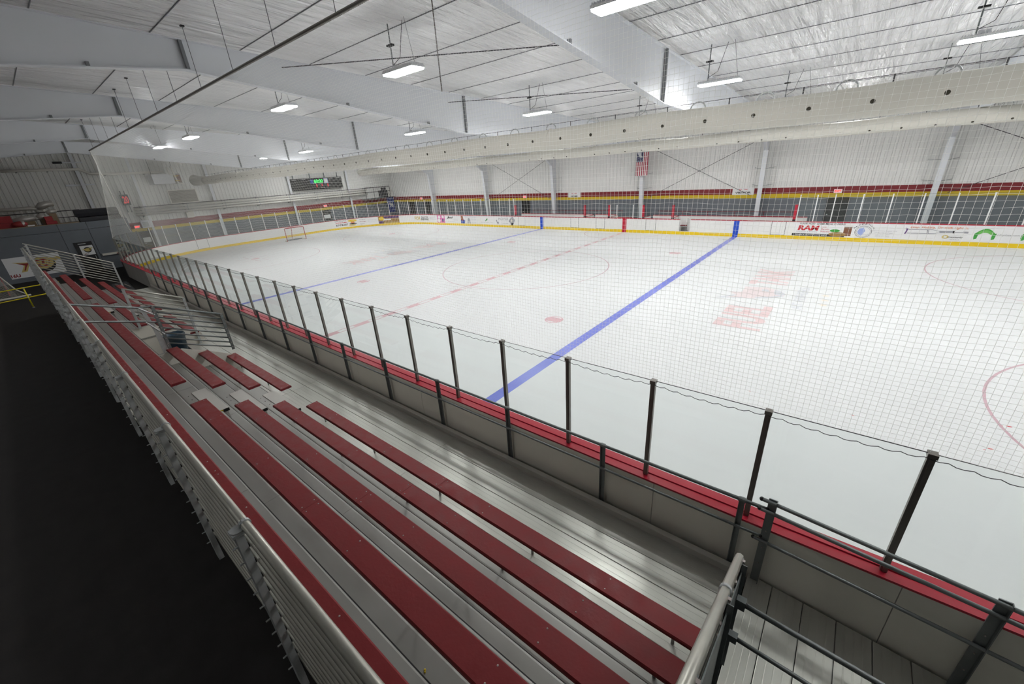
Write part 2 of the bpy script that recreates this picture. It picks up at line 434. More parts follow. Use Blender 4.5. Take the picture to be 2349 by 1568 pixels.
def s_at(u, z=.6):
    best = None
    s = LN + 4
    while s < STOT:
        x = PX(bp(s, z))[0]
        if best is None or abs(x-u) < best[0]: best = (abs(x-u), s)
        s += .05
    return best[1]

# ice
def ice_poly(): 
    pts = []; s = 0
    while s < STOT: pts.append(bp2(s, -.05)); s += .6
    pts.append(bp2(STOT, -.05)); return pts
ice = smesh('ice_floor', 'ice', lambda k: k.prism([(x, y, -.028) for x, y in ice_poly()], (0, 0, .028)), 'smooth white ice sheet')
def mark(name, m, polys, z=.0015, label=None):
    k = MB()
    for p in polys: k.add([(x, y, z) for x, y in p], [tuple(range(len(p)))])
    me = bpy.data.meshes.new(name); me.from_pydata(k.v, [], k.f); me.update(); me.materials.append(M[m])
    o = bpy.data.objects.new(name, me); col.objects.link(o); setpar(o, ice)
    if label: o['label'] = label
    return o
def ring(cx, cy, r, w, a0=0, a1=2*math.pi, n=72):
    out = []
    for i in range(n):
        a, b = a0+(a1-a0)*i/n, a0+(a1-a0)*(i+1)/n
        out.append([(cx+(r-w/2)*math.cos(a), cy+(r-w/2)*math.sin(a)), (cx+(r+w/2)*math.cos(a), cy+(r+w/2)*math.sin(a)),
                    (cx+(r+w/2)*math.cos(b), cy+(r+w/2)*math.sin(b)), (cx+(r-w/2)*math.cos(b), cy+(r-w/2)*math.sin(b))])
    return out
def rect(x0, y0, x1, y1): return [(x0,y0),(x1,y0),(x1,y1),(x0,y1)]
BX = 7.85
for sx in (-1, 1):
    mark('blue_line', 'ice_blue', [rect(sx*BX-.155, NY, sx*BX+.155, FY)], label='broad blue line painted across the ice')
cl = [rect(-.15, NY, -.10, FY), rect(.10, NY, .15, FY)]; y = NY
while y < FY-.4: cl.append(rect(-.10, y, .10, y+.62)); y += 1.24
mark('center_line', 'ice_red', cl, label='checkered red centre line')
mark('center_circle', 'ice_circle', ring(0, 0, 4.572, .05), .002)
for sx, ex in ((1, 21.12), (-1, -21.3)):
    for sy in (-1, 1):
        cy = sy*6.38 if sx > 0 else (6.4 if sy > 0 else -6.2)
        mark('faceoff_circle', 'ice_circle', ring(ex, cy, 4.572, .05), .002)
        mark('faceoff_dot', 'ice_red', [[(ex+.3*math.cos(t), cy+.3*math.sin(t)) for t in [2*math.pi*k/24 for k in range(24)]]], .002)
        hs = []
        for a in (-1, 1):
            for b_ in (-1, 1):
                hs += [rect(ex+a*.6, cy+b_*.25-.025, ex+a*1.8, cy+b_*.25+.025), rect(ex+a*.6-.025, cy+b_*.25, ex+a*.6+.025, cy+b_*1.15)]
        mark('faceoff_hash', 'ice_circle', hs, .002)
for sx in (-1, 1):
    for sy in (-1, 1):
        cx, cy = sx*6.12, sy*6.38
        mark('neutral_dot', 'ice_red', ring(cx, cy, .31, .045, n=28) + [[(cx+.29*math.cos(t), max(cy-.2, min(cy+.2, cy+.29*math.sin(t)))) for t in [2*math.pi*k/32 for k in range(32)]]], .002, 'red faceoff spot')
mark('referee_crease', 'ice_circle', ring(0, FY, 3.05, .05, math.pi, 2*math.pi, 32), .002)
mark('goal_line', 'ice_red', [rect(-28.53, -11.6, -28.48, 11.4)], .002)
mark('goal_crease', 'ice_circle', ring(-28.5, 0, 1.8, .05, -math.pi/2, math.pi/2, 24), .002)
for u, v, r in ((2315, 978, .022), (2272, 1029, .022), (1956, 952, .012), (1720, 897, .010), (2298, 976, .01), (2258, 1031, .01)):
    c = P(u, v, 2, 0)
    mark('paint_fleck', 'ink_red', [[(c.x+r*1.8*math.cos(t), c.y+r*math.sin(t)) for t in [2*math.pi*k/10 for k in range(10)]]], .002)
# lettering in the ice, both ends
def ice_logo(cx, flip):
    sg = -1 if flip else 1
    fn0 = lambda x, z: (cx + sg*(.66 - z), sg*x, .0022)       # x along +y, z (letter up) along -x
    def sub(x0, z0): return lambda x, z: fn0(x+x0, z+z0)
    text('FUEL', 'ice_logo_red', ice, sub(-4.22, 0), 2.6, 1.36, 'ice_lettering', bold=.03)
    text('TANK', 'ice_logo_red', ice, sub(1.3, 0), 2.9, 1.36, 'ice_lettering', bold=.03)
    text('AT FISHERS', 'ice_logo_dark', ice, sub(-1.5, -.78), 3.0, .34, 'ice_lettering', bold=.015)
    head = [(-.95, 1.15), (-1.25, 1.95), (-.55, 1.45), (-.25, 1.75), (-.1, 1.3), (.75, 1.35), (.95, .6), (.62, .1), (.25, -.12), (-.12, -.08), (-.5, .25), (-.75, .7)]
    flat(head, 'ice_logo_pink', ice, lambda x, z: fn0(x, z)[:2] + (.0024,), 'ice_emblem')
    flat([(.05, -.1), (.3, -.1), (.62, .12), (.7, .3), (.3, .28), (0, .2)], 'ice_logo_dark', ice, lambda x, z: fn0(x, z)[:2] + (.0027,), 'ice_emblem')
    flat([(.3, .45), (.62, .5), (.6, .72), (.38, .7)], 'ice_logo_dark', ice, lambda x, z: fn0(x, z)[:2] + (.0027,), 'ice_emblem')
    for pts in ([(-.95, 1.15), (-1.28, 2.02), (-.6, 1.5), (-.62, 1.35), (-1.05, 1.7), (-.85, 1.1)], [(-.75, .7), (-.5, .25), (-.1, -.08), (.05, -.02), (-.35, .35), (-.62, .8)]):
        flat(pts, 'ice_logo_dark', ice, lambda x, z: fn0(x, z)[:2] + (.0027,), 'ice_emblem')
    for q in (-.62, 0, .62):
        star = [(q + (.17 if k % 2 == 0 else .07)*math.sin(math.pi*k/5), -1.32 + (.17 if k % 2 == 0 else .07)*math.cos(math.pi*k/5)) for k in range(10)]
        flat(star, 'ice_logo_gold', ice, fn0, 'ice_star')
ice_logo(11.52, False); ice_logo(-11.6, True)

# ------------------------------------------------------------------ dasher boards
boards = thing('dasher_boards', (XS, NY, 0), 'white dasher boards with red cap rail and yellow kick plate around the ice', 'boards')
ZCAP = 1.05
def strip(s0, s1, o0, o1, z0, z1, step=.28):
    n = max(1, int(math.ceil((s1-s0)/step))) if (s0 < LN+2*LA+LE and s1 > LN) else 1
    k = MB(); ss = [s0+(s1-s0)*i/n for i in range(n+1)]
    vs = []
    for s in ss: vs += [bp(s, z0, o0), bp(s, z0, o1), bp(s, z1, o1), bp(s, z1, o0)]
    fs = [(0,1,2,3), tuple(4*n+q for q in (3,2,1,0))]
    for i in range(n):
        a = 4*i; c = a+4
        for q in range(4): fs.append((a+q, a+(q+1)%4, c+(q+1)%4, c+q))
    k.add(vs, fs); return k
gate_open = (s_at(1557), s_at(1583))
s = 0.; seams = []
PW = 2.45
cuts = [0.]
while cuts[-1] < STOT-.1: cuts.append(min(STOT, cuts[-1]+PW))
# the open bench gate interrupts the panels
for a, c in zip(cuts, cuts[1:]):
    segs = [(a, c)]
    g0, g1 = gate_open
    ns = []
    for (p, q) in segs:
        if q <= g0 or p >= g1: ns.append((p, q))
        else:
            if p < g0: ns.append((p, g0))
            if q > g1: ns.append((g1, q))
    for (p, q) in ns:
        if q-p < .03: continue
        zb0 = -.02
        o = strip(p+.003, q-.003, 0, -.21, zb0, ZCAP-.03).build('board_panel', 'board_white'); setpar(o, boards)
for a, c in ((0, s_near(13.5)), (s_near(13.5), s_near(-16)), (s_near(-16), LN+LA)):
    pass
# matte outer facing sheets on the spectators' side
sx_ = 0.
while sx_ < LN-.2:
    e = min(sx_+2.45, LN); o = strip(sx_+.004, e-.004, -.212, -.228, .0, ZCAP-.035).build('outer_sheet', 'board_back' if sx_ < s_near(-15) else 'concrete_light'); setpar(o, boards); sx_ = e
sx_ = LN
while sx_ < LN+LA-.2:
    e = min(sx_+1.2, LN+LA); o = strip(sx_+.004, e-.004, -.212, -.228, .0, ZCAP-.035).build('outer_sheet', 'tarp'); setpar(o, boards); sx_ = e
def runs(skip):
    out = [];  cur = 0.
    for g0, g1 in skip: out.append((cur, g0)); cur = g1
    out.append((cur, STOT)); return out
for p, q in runs([gate_open]):
    n = max(1, int((q-p)/6))
    for i in range(n):
        a, c = p+(q-p)*i/n, p+(q-p)*(i+1)/n
        o = strip(a, c, .015, -.115, ZCAP-.03, ZCAP+.012).build('cap_rail', 'cap_red'); setpar(o, boards)
        o = strip(a, c, -.122, -.245, ZCAP-.03, ZCAP-.004).build('outer_cap_rail', 'cap_red'); setpar(o, boards)
n = 24
for i in range(n):
    a, c = STOT*i/n, STOT*(i+1)/n
    o = strip(a, c, .02, -.01, -.02, .205).build('kick_plate', 'kick_yellow'); setpar(o, boards)
def on_board(s0, off=.024): return lambda x, z: bp(s0+x, z, off)
def vstripe(sc, w, m, z0, z1, name, off=.022):
    o = strip(sc-w/2, sc+w/2, off+.003, 0, z0, z1).build(name, m); setpar(o, boards); return o
vstripe(s_far(-BX), .31, 'paint_blue', -.01, ZCAP-.03, 'blue_stripe'); vstripe(s_far(BX), .31, 'paint_blue', -.01, ZCAP-.03, 'blue_stripe'); vstripe(s_far(0), .31, 'paint_red', -.01, ZCAP-.03, 'red_stripe')
# gate outlines
for u0, u1 in ((1190, 1204), (1309, 1327), (1368, 1387), (1481, 1504), (1768, 1801), (452, 478)):
    a, c = s_at(u0), s_at(u1)
    def gate(k):
        for q in (a, c): 
            kk = strip(q-.012, q+.012, .006, 0, .20, ZCAP-.03); k.add(kk.v, kk.f)
        kk = strip(a, c, .006, 0, .205, .225); k.add(kk.v, kk.f)
    part('gate_seam', 'seam', boards, gate)
# open gate leaf
g0, g1 = gate_open
def leaf(k):
    a = Vector(bp(g1, 0, -.1)); d = Vector((-.42, .70, 0)).normalized()
    nrm = Vector((d.y, -d.x, 0))*.03; e = a + d*(g1-g0)
    k.hexa([a-nrm+Vector((0,0,.22)), a+nrm+Vector((0,0,.22)), e+nrm+Vector((0,0,.22)), e-nrm+Vector((0,0,.22)), a-nrm+Vector((0,0,ZCAP)), a+nrm+Vector((0,0,ZCAP)), e+nrm+Vector((0,0,ZCAP)), e-nrm+Vector((0,0,ZCAP))])
part('open_gate', 'board_white', boards, leaf)
o = strip(g0, g1, 0, -.21, -.02, .21).build('gate_sill', 'board_white'); setpar(o, boards)

# --- advertisements printed on the boards
def ad_bg(u0, u1, m='sign_white', z0=.21, z1=ZCAP-.035, off=.004):
    a, c = s_at(u0), s_at(u1)
    o = strip(a, c, off, 0, z0, z1).build('advertisement', m); setpar(o, boards); return o, a, c
def ad_text(txt, m, par, u0, u1, z0, z1, bold=.0, shear=0., off=.010):
    a, c = s_at(u0), s_at(u1)
    return text(txt, m, par, lambda x, z: bp(a+x, z0+z, off), c-a, z1-z0, 'lettering', bold, shear)
def ad_flat(pts, m, par, u0, off=.008, name='print'):
    a = s_at(u0); return flat(pts, m, par, lambda x, z: bp(a+x, z, off), name)
def ad_poly(uv, m, par, off=.008, name='print'):
    """polygon given in photo pixels on the far straight boards"""
    k = MB(); pts = [P(u, v, 1, FY-off) for u, v in uv]; k.add(pts, [tuple(range(len(pts)))])
    me = bpy.data.meshes.new(name); me.from_pydata(k.v, [], k.f); me.update(); me.materials.append(M[m])
    o = bpy.data.objects.new(name, me); col.objects.link(o); setpar(o, par); return o
A, a, c = ad_bg(1818, 1939)
ad_text('YOUR POST GAME MEAL IS HERE!', 'ink', A, 1833, 1936, .90, .99, .01, .2)
ad_text('RAM', 'ink_red', A, 1829, 1878, .55, .84, .045, .12)
ad_text('Restaurant & Brewery', 'ink_grey', A, 1828, 1876, .44, .51)
for t, z in (('Large', .72), ('Parties', .60), ('Welcome!', .47)): ad_text(t, 'ink_red', A, 1882, 1895 + 3*len(t)-14, z, z+.09, 0, .2)
w_ = c-a
ad_flat(rectp(0, .225, w_, .36), 'ink', A, 1818, .0065)
ad_text('FISHERS & DOWNTOWN INDY', 'sign_white', A, 1826, 1899, .26, .33, .02, .2)
b0 = s_at(1905)-a
ad_flat(rectp(b0+.62, .30, b0+.98, .80), 'ink_brown', A, 1818, .0085); ad_flat(rectp(b0+.6, .78, b0+1.0, .90), 'flag_white', A, 1818, .0085)
ad_flat(ell(b0+.35, .37, .40, .13), 'photo_mix', A, 1818, .0095); ad_flat(ell(b0+.22, .57, .24, .08), 'ink_green', A, 1818, .0105)
B, a, c = ad_bg(1950, 2062)
cc = s_at(1981)-a
for r1, r2, m_, of in ((.36, .30, 'ink', .006), (.34, .285, 'sign_white', .007), (.30, .25, 'ink_grey', .008), (.285, .235, 'sign_white', .009)): ad_flat(ell(cc, .56, r1*1.05, r2*1.08), m_, B, 1950, of)
ad_flat([(cc-.26, .56), (cc-.2, .72), (cc-.02, .80), (cc+.03, .70), (cc+.08, .60), (cc+.02, .50), (cc+.03, .42), (cc-.08, .34), (cc-.2, .42)], 'ink_lblue', B, 1950, .011)
for k_, ch in enumerate('ALDERMAN'):
    th = math.radians(150 - k_*17)
    text(ch, 'ink', B, (lambda th: lambda x, z: bp(a+cc+.44*math.cos(th)+(x-.05)*math.sin(th)*1.0+z*math.cos(th), .56+.38*math.sin(th)-(x-.05)*math.cos(th)+z*math.sin(th), .010))(th), .10, .075, 'lettering')
ad_text('General, Core, Surgical Care', 'ink_grey', B, 2002, 2058, .60, .66); ad_text('of the New Foot', 'ink_grey', B, 2008, 2047, .50, .56)
for z in (.42, .36, .31): ad_text('alderman clinic indiana', 'ink_grey', B, 2010, 2042, z, z+.03)
Cc, a, c = ad_bg(2066, 2230)
ad_text('Limp. Hobble. Or walk right in.', 'ink_orange', Cc, 2086, 2219, .80, .93, .015, .2)
for pts in ([(2084, 525.5), (2140, 526), (2156, 530), (2156, 531), (2140, 527.2), (2084, 526.8)], [(2080, 533.5), (2140, 535), (2156, 533), (2156, 534.2), (2140, 536.3), (2080, 535)]): ad_poly(pts, 'ink_grey', Cc, .010)
ad_poly([(2079, 522), (2084, 524), (2081, 530), (2076, 537), (2074, 535), (2079, 528)], 'ink_purple', Cc, .011)
ad_poly([(2127, 526), (2132, 526), (2129, 537), (2125, 537)], 'ink_grey', Cc, .012)
ad_poly([(2155, 529), (2187, 530), (2187, 534), (2155, 534.5)], 'ink_grey', Cc, .010); ad_poly([(2186, 529.5), (2190, 529.5), (2189, 535), (2185, 535)], 'ink', Cc, .012)
ad_poly([(2190, 532), (2212, 532.5), (2212, 534), (2190, 533.5)], 'ink_grey', Cc, .010); ad_poly([(2210, 531), (2222, 531.5), (2221, 535.5), (2210, 535)], 'ink_grey', Cc, .012)
cx_ = P(2168, 543, 1, FY)
k_ = [(P(2168, 543, 1, FY-.01).x + .13*math.cos(t), P(2168, 543, 1, FY-.01).z + .09*math.sin(t)) for t in [2*math.pi*i/14 for i in range(14)]]
flat(k_, 'ink_gold', Cc, lambda x, z: (x, FY-.010, z), 'print')
flat([((x-cx_.x)*.5+cx_.x, (z-cx_.z)*.5+cx_.z) for x, z in k_], 'sign_white', Cc, lambda x, z: (x, FY-.011, z), 'print')
ad_text('Community', 'ink', Cc, 2176, 2211, .36, .46, .02, .2); ad_text('MedCheck', 'ink_grey', Cc, 2183, 2207, .27, .33, 0, .2)
ad_text('community health network', 'ink_grey', Cc, 2118, 2146, .31, .34)
D, a, c = ad_bg(2233, 2420)
def arch(u0, m_):
    q = s_at(u0)-a
    top = [(q+.72*t, .62+.26*math.sin(math.pi*t)) for t in [i/12 for i in range(13)]]
    ad_flat(top + [(x, z-.20) for x, z in reversed(top)], m_, D, 2233, .008)
    for e in (q, q+.60): ad_flat([(e, .62), (e+.14, .66), (e+.12, .38), (e+.02, .34)], 'ink_green', D, 2233, .010)
    ad_flat([(x, z-.02) for x, z in top] + [(x, z-.06) for x, z in reversed(top)], 'ink_green', D, 2233, .011)
arch(2234, 'ink_green2'); arch(2342, 'ink_green2')
ad_text('nofoplaza.com', 'ink_grey', D, 2283, 2338, .52, .64, .0, .2)
# far-left advertisements
Ea, a, c = ad_bg(948, 1000)
ad_text('FOR', 'ink_gold', Ea, 952, 965, .42, .86, .03); ad_text('YEAR OF THE', 'ink', Ea, 966, 982, .70, .84, .03); ad_text('BREWING', 'ink', Ea, 966, 983, .42, .64, .03)
ad_text('open daily', 'ink_grey', Ea, 987, 999, .74, .82); ad_text('fishers', 'ink_grey', Ea, 987, 999, .55, .62)
Eb, a, c = ad_bg(1003, 1020, 'ink_pink', .22, 1.0)
for x, z, r in ((.15, .80, .16), (.12, .45, .2), (.5, .85, .14)): ad_flat(ell((c-a)*x*1.4+.1, z, r*1.2, r), 'sign_white', Eb, 1003, .0065)
ad_flat(ell((c-a)*.78, .48, .20, .15), 'ink_purple', Eb, 1003, .0085)
Ec, a, c = ad_bg(1021, 1055)
ad_text('Jani', 'ink', Ec, 1025, 1039, .64, .90, .05, .3); ad_text('Commercial cleaning', 'ink_grey', Ec, 1027, 1043, .34, .40); ad_text('king services', 'ink_grey', Ec, 1040, 1050, .5, .58)
Ed, a, c = ad_bg(1056, 1094)
ad_flat([(.1, .23), (.62, .23), (.75, .5), (.55, .62), (.45, .5), (.3, .62), (.1, .55)], 'ink_blue', Ed, 1056, .007)
ad_flat([(.12, .55), (.5, .5), (.42, .98), (.14, .98)], 'ink_maroon', Ed, 1056, .0085); ad_flat(rectp(.2, .55, .34, .95), 'photo_mix', Ed, 1056, .0095)
ad_text('Complete Game Training Center', 'ink_blue', Ed, 1066, 1092, .86, .92)
ad_flat([(1.05, .25), (1.2, .25), (1.25, .55), (1.38, .25), (1.5, .25), (1.42, .7), (1.3, .8), (1.15, .72)], 'ink_grey', Ed, 1056, .008)
for z in (.68, .58, .34): ad_text('fitness coaching', 'ink_grey', Ed, 1081, 1092, z, z+.05)
# player picture panel standing above the boards
Ee, a, c = ad_bg(1106, 1180)
ad_flat([(.1, .55), (.42, .60), (.55, .85), (.42, .72), (.35, .82), (.3, .62), (.22, .50)], 'ink_green', Ee, 1110, .008); ad_text('land garden care', 'ink_grey', Ee, 1104, 1130, .38, .44)
ad_text('MOYER', 'ink_grey', Ee, 1143, 1166, .66, .88, 0, .2); ad_text('FINE JEWELERS', 'ink_grey', Ee, 1153, 1166, .33, .40, .02)
ad_flat([(.0, .6), (.12, .7), (.15, .5), (.35, .5), (.32, .3), (.2, .25), (.12, .4)], 'ink_grey', Ee, 1138, .008)
ad_flat([(.0, .55), (.25, .9), (.55, .98), (.75, .7), (.62, .35), (.45, .22), (.3, .23), (.2, .4)], 'ink_grey', Ee, 1167, .009); ad_flat([(.25, .22), (.5, .22), (.55, .45), (.3, .42)], 'ink', Ee, 1167, .0105); ad_flat([(.2, .6), (.4, .8), (.5, .6), (.35, .5)], 'foam_white', Ee, 1167, .0105)
Ef, a, c = ad_bg(868, 916, 'photo_mix')
wq = c-a
for (x0, z0, x1, z1, m_) in ((.25, .78, 1, .98, 'ink_purple'), (.30, .86, .95, .92, 'ink_gold'), (0, .22, .22, .5, 'ink_purple'), (.22, .55, .6, .70, 'sign_white'), (.25, .23, .95, .30, 'ink_gold')): ad_flat(rectp(x0*wq, z0, x1*wq, z1), m_, Ef, 868, .0065)
ad_flat(ell(.17*wq, .77, .36, .2), 'kick_yellow', Ef, 868, .0085); ad_text('TMD', 'ink', Ef, 873, 881, .72, .84, .03)
Eg, a, c = ad_bg(766, 816)
ad_text('Indoor Outdoor Turf', 'ink', Eg, 769, 794, .86, .95, .02); ad_text('Batting Cages', 'ink_red', Eg, 770, 796, .66, .80, .04); ad_text('317-712-3617', 'ink', Eg, 771, 797, .36, .58, .05)
q0 = s_at(800)-a
ad_flat(ell(q0+.45, .84, .5, .13), 'kick_yellow', Eg, 766, .008); ad_flat(ell(q0+.45, .62, .22, .12), 'ink_orange', Eg, 766, .009); ad_flat(ell(q0+.5, .50, .42, .07), 'ink', Eg, 766, .010); ad_flat(ell(q0+.4, .36, .38, .10), 'ink_gold', Eg, 766, .009)
Eh, a, c = ad_bg(818, 866)
ad_text('Hughes', 'ink_grey', Eh, 825, 839, .78, .92); ad_text('Garage', 'ink_maroon', Eh, 826, 840, .55, .70); ad_text('Door', 'ink_grey', Eh, 827, 837, .32, .46); ad_text('garage specialists of fishers', 'ink_grey', Eh, 844, 864, .72, .77); ad_text('call us for service today', 'ink_grey', Eh, 844, 864, .52, .57)

# ------------------------------------------------------------------ glass shields
def shield(s_list, name, label, off, z1, post_m, pw, zb_=ZCAP, single=None, first_post=True):
    o = thing(name, (*bp2(s_list[0], off), zb_), label, 'rink glass')
    cache = {}
    for i, s in enumerate(s_list):
        x, y = bp2(s, off); x2, y2 = bp2(s+.01, off); ang = math.atan2(y2-y, x2-x)
        key = 'p'
        if key not in cache:
            k = MB(); k.box((-pw/2, -pw*.45, 0), (pw/2, pw*.45, z1-zb_+.01)); k.box((-pw*.62, -pw*.7, z1-zb_-.03), (pw*.62, pw*.7, z1-zb_+.012)); k.box((-pw*.18, pw*.45, 0), (pw*.18, pw*.6, z1-zb_-.04))
            cache[key] = k.mesh('glass_post', post_m)
        q = link('glass_post', cache[key], None, (x, y, zb_), (0, 0, ang)); setpar(q, o)
    for s0, s1 in zip(s_list, s_list[1:]):
        a = Vector((*bp2(s0, off), 0)); c = Vector((*bp2(s1, off), 0)); d = (c-a); L = d.length
        key = round(L, 3)
        if key not in cache:
            k = MB(); k.box((pw*.4, -.006, .005), (L-pw*.4, .006, z1-zb_)); cache[key] = k.mesh('glass_pane', 'glass')
            k = MB(); k.tube([(pw*.3, 0, z1-zb_-.035), (pw*.5, 0, z1-zb_+.003), (L-pw*.5, 0, z1-zb_+.003), (L-pw*.3, 0, z1-zb_-.035)], .0048, 4); cache[key, 'e'] = k.mesh('pane_edge', 'wire')
        q = link('glass_pane', cache[key], None, (a.x, a.y, zb_), (0, 0, math.atan2(d.y, d.x))); setpar(q, o)
        e = link('pane_edge', cache[key, 'e'], None, (a.x, a.y, zb_), (0, 0, math.atan2(d.y, d.x))); setpar(e, q)
    return o
SP = 1.2251
GOFF = -.145
near_s = [s_near(14.599 + SP*9) + SP*i for i in range(200)]
near_s = [s for s in near_s if 0 <= s <= LN+LA*.62]
sh_near = shield(near_s, 'glass_shield', 'tall clear glass panes with dark posts on the boards beside the bleachers', GOFF, 2.49, 'post_dark', .055)
end_s = [near_s[-1] + SP*i for i in range(200)]
s_end = s_far(-11.0)
end_s = [s for s in end_s if s < s_end-.5] + [s_end]
sh_end = shield(end_s, 'glass_shield', 'clear glass panes with white posts around the goal end of the rink', -.08, 2.56, 'post_white', .05)
right_x = [11.07, 11.90, 12.74] + [13.97+1.225*i for i in range(11)]
sh_right = shield([s_far(x) for x in right_x], 'glass_shield', 'clear glass panes with white posts behind the crutch and restaurant adverts', -.06, 2.56, 'post_white', .05)
sh_pen = shield([s_far(x) for x in (-1.25, -.70, .62, 1.33)], 'glass_shield', 'low clear glass panes of the timekeeper box behind the red board stripe', -.06, 2.02, 'post_white', .045)
# red box posts at the benches
for x, lab in ((-10.85, 'where the goal end glass meets the home bench'), (-3.55, 'between the home bench and its penalty box'), (-1.36, 'beside the timekeeper glass on the home side'), (1.42, 'beside the timekeeper glass on the visitor side'), (3.62, 'between the visitor penalty box and the visitor bench'), (10.95, 'where the visitor bench meets the advert side glass')):
    o = thing('bench_post', (x, FY+.09, ZCAP), 'red padded post ' + lab, 'post', 'red posts at the benches')
    part('pad', 'cap_red', o, lambda k: k.box((x-.07, FY+.02, ZCAP+.013), (x+.07, FY+.16, 2.0)))
    part('pad_cap', 'seat_edge', o, lambda k: k.box((x-.075, FY+.015, 2.0), (x+.075, FY+.165, 2.03)))
    part('base', 'black', o, lambda k: k.box((x-.072, FY+.018, ZCAP+.013), (x+.072, FY+.162, ZCAP+.12)))
# bench boxes behind the boards
def bench_back(x0, x1, label):
    o = thing('bench_wall', ((x0+x1)/2, 14.6, -.03), label, 'bench wall')
    part('panel', 'board_white', o, lambda k: k.box((x0, 14.58, -.03), (x1, 14.66, 1.10)))
    part('cap', 'cap_red', o, lambda k: k.box((x0, 14.56, 1.10), (x1, 14.68, 1.13)))
    part('bench_seat', 'seat_red', o, lambda k: k.box((x0+.2, 14.2, .42), (x1-.2, 14.5, .46)))
    n = max(2, int((x1-x0)/1.8))
    for i in range(n):
        xx = x0+.3+(x1-x0-.6)*i/(n-1)
        part('bench_leg', 'alu_plain', o, lambda k: k.box((xx-.03, 14.25, -.03), (xx+.03, 14.45, .42)))
bench_back(-11.4, -3.7, 'long white back wall of the home players bench left of the red stripe')
bench_back(3.6, 11.5, 'long white back wall of the visitor players bench beside the open gate')
bench_back(-3.4, -1.5, 'short white back wall of the penalty box left of the timekeeper glass')
bench_back(1.6, 3.4, 'short white back wall of the penalty box right of the timekeeper glass')
for x, lab in ((-3.55, 'home bench'), (-1.36, 'home penalty box'), (1.42, 'visitor penalty box'), (3.55, 'visitor bench')):
    o = thing('divider_wall', (x, 13.9, -.03), 'low white divider with red cap at the %s' % lab, 'divider')
    part('panel', 'board_white', o, lambda k: k.box((x-.03, FY+.2, -.03), (x+.03, 14.56, 1.07)))
    part('cap', 'cap_red', o, lambda k: k.box((x-.045, FY+.2, 1.07), (x+.045, 14.56, 1.10)))
o = thing('timekeeper_desk', (0, 14.0, -.03), 'red topped desk inside the timekeeper box', 'desk')
part('desk_top', 'cap_red', o, lambda k: k.box((-1.1, 13.5, .96), (.3, 14.1, 1.0)))
for q in (-1.0, .2): part('leg', 'black', o, lambda k: k.box((q-.03, 13.55, -.03), (q+.03, 14.05, .96)))
for x0, x1, lab in ((-11, -1.5, 'home side'), (1.5, 10.8, 'visitor side')):
    o = thing('wall_handrail', ((x0+x1)/2, 15.9, -.03), 'thin dark red handrail behind the %s bench' % lab, 'handrail')
    part('rail', 'stripe_red', o, lambda k: k.tube([(x0, 15.9, 1.28), (x1, 15.9, 1.28)], .02, 6))
    for i in range(6):
        xx = x0+.1+(x1-x0-.2)*i/5
        part('post', 'stripe_red', o, lambda k: k.tube([(xx, 15.9, -.03), (xx, 15.9, 1.28)], .018, 6))
# lacing rope along the near glass top
def lacing(k):
    x = 25.; pts = []
    while x > -22.8:
        ph = (x-14.599)/SP; f = ph - math.floor(ph)
        sag = .055*math.sin(math.pi*f)
        pts.append((x, NY+GOFF-.035, 2.455 - sag*.55 + .011*math.sin(x*42)))
        x -= .05
    k.tube(pts, .0042, 4)
o = MB(); lacing(o); o = o.build('lacing_rope', 'wire'); tag(o, 'thin wavy rope lacing the net to the glass posts', 'rope')

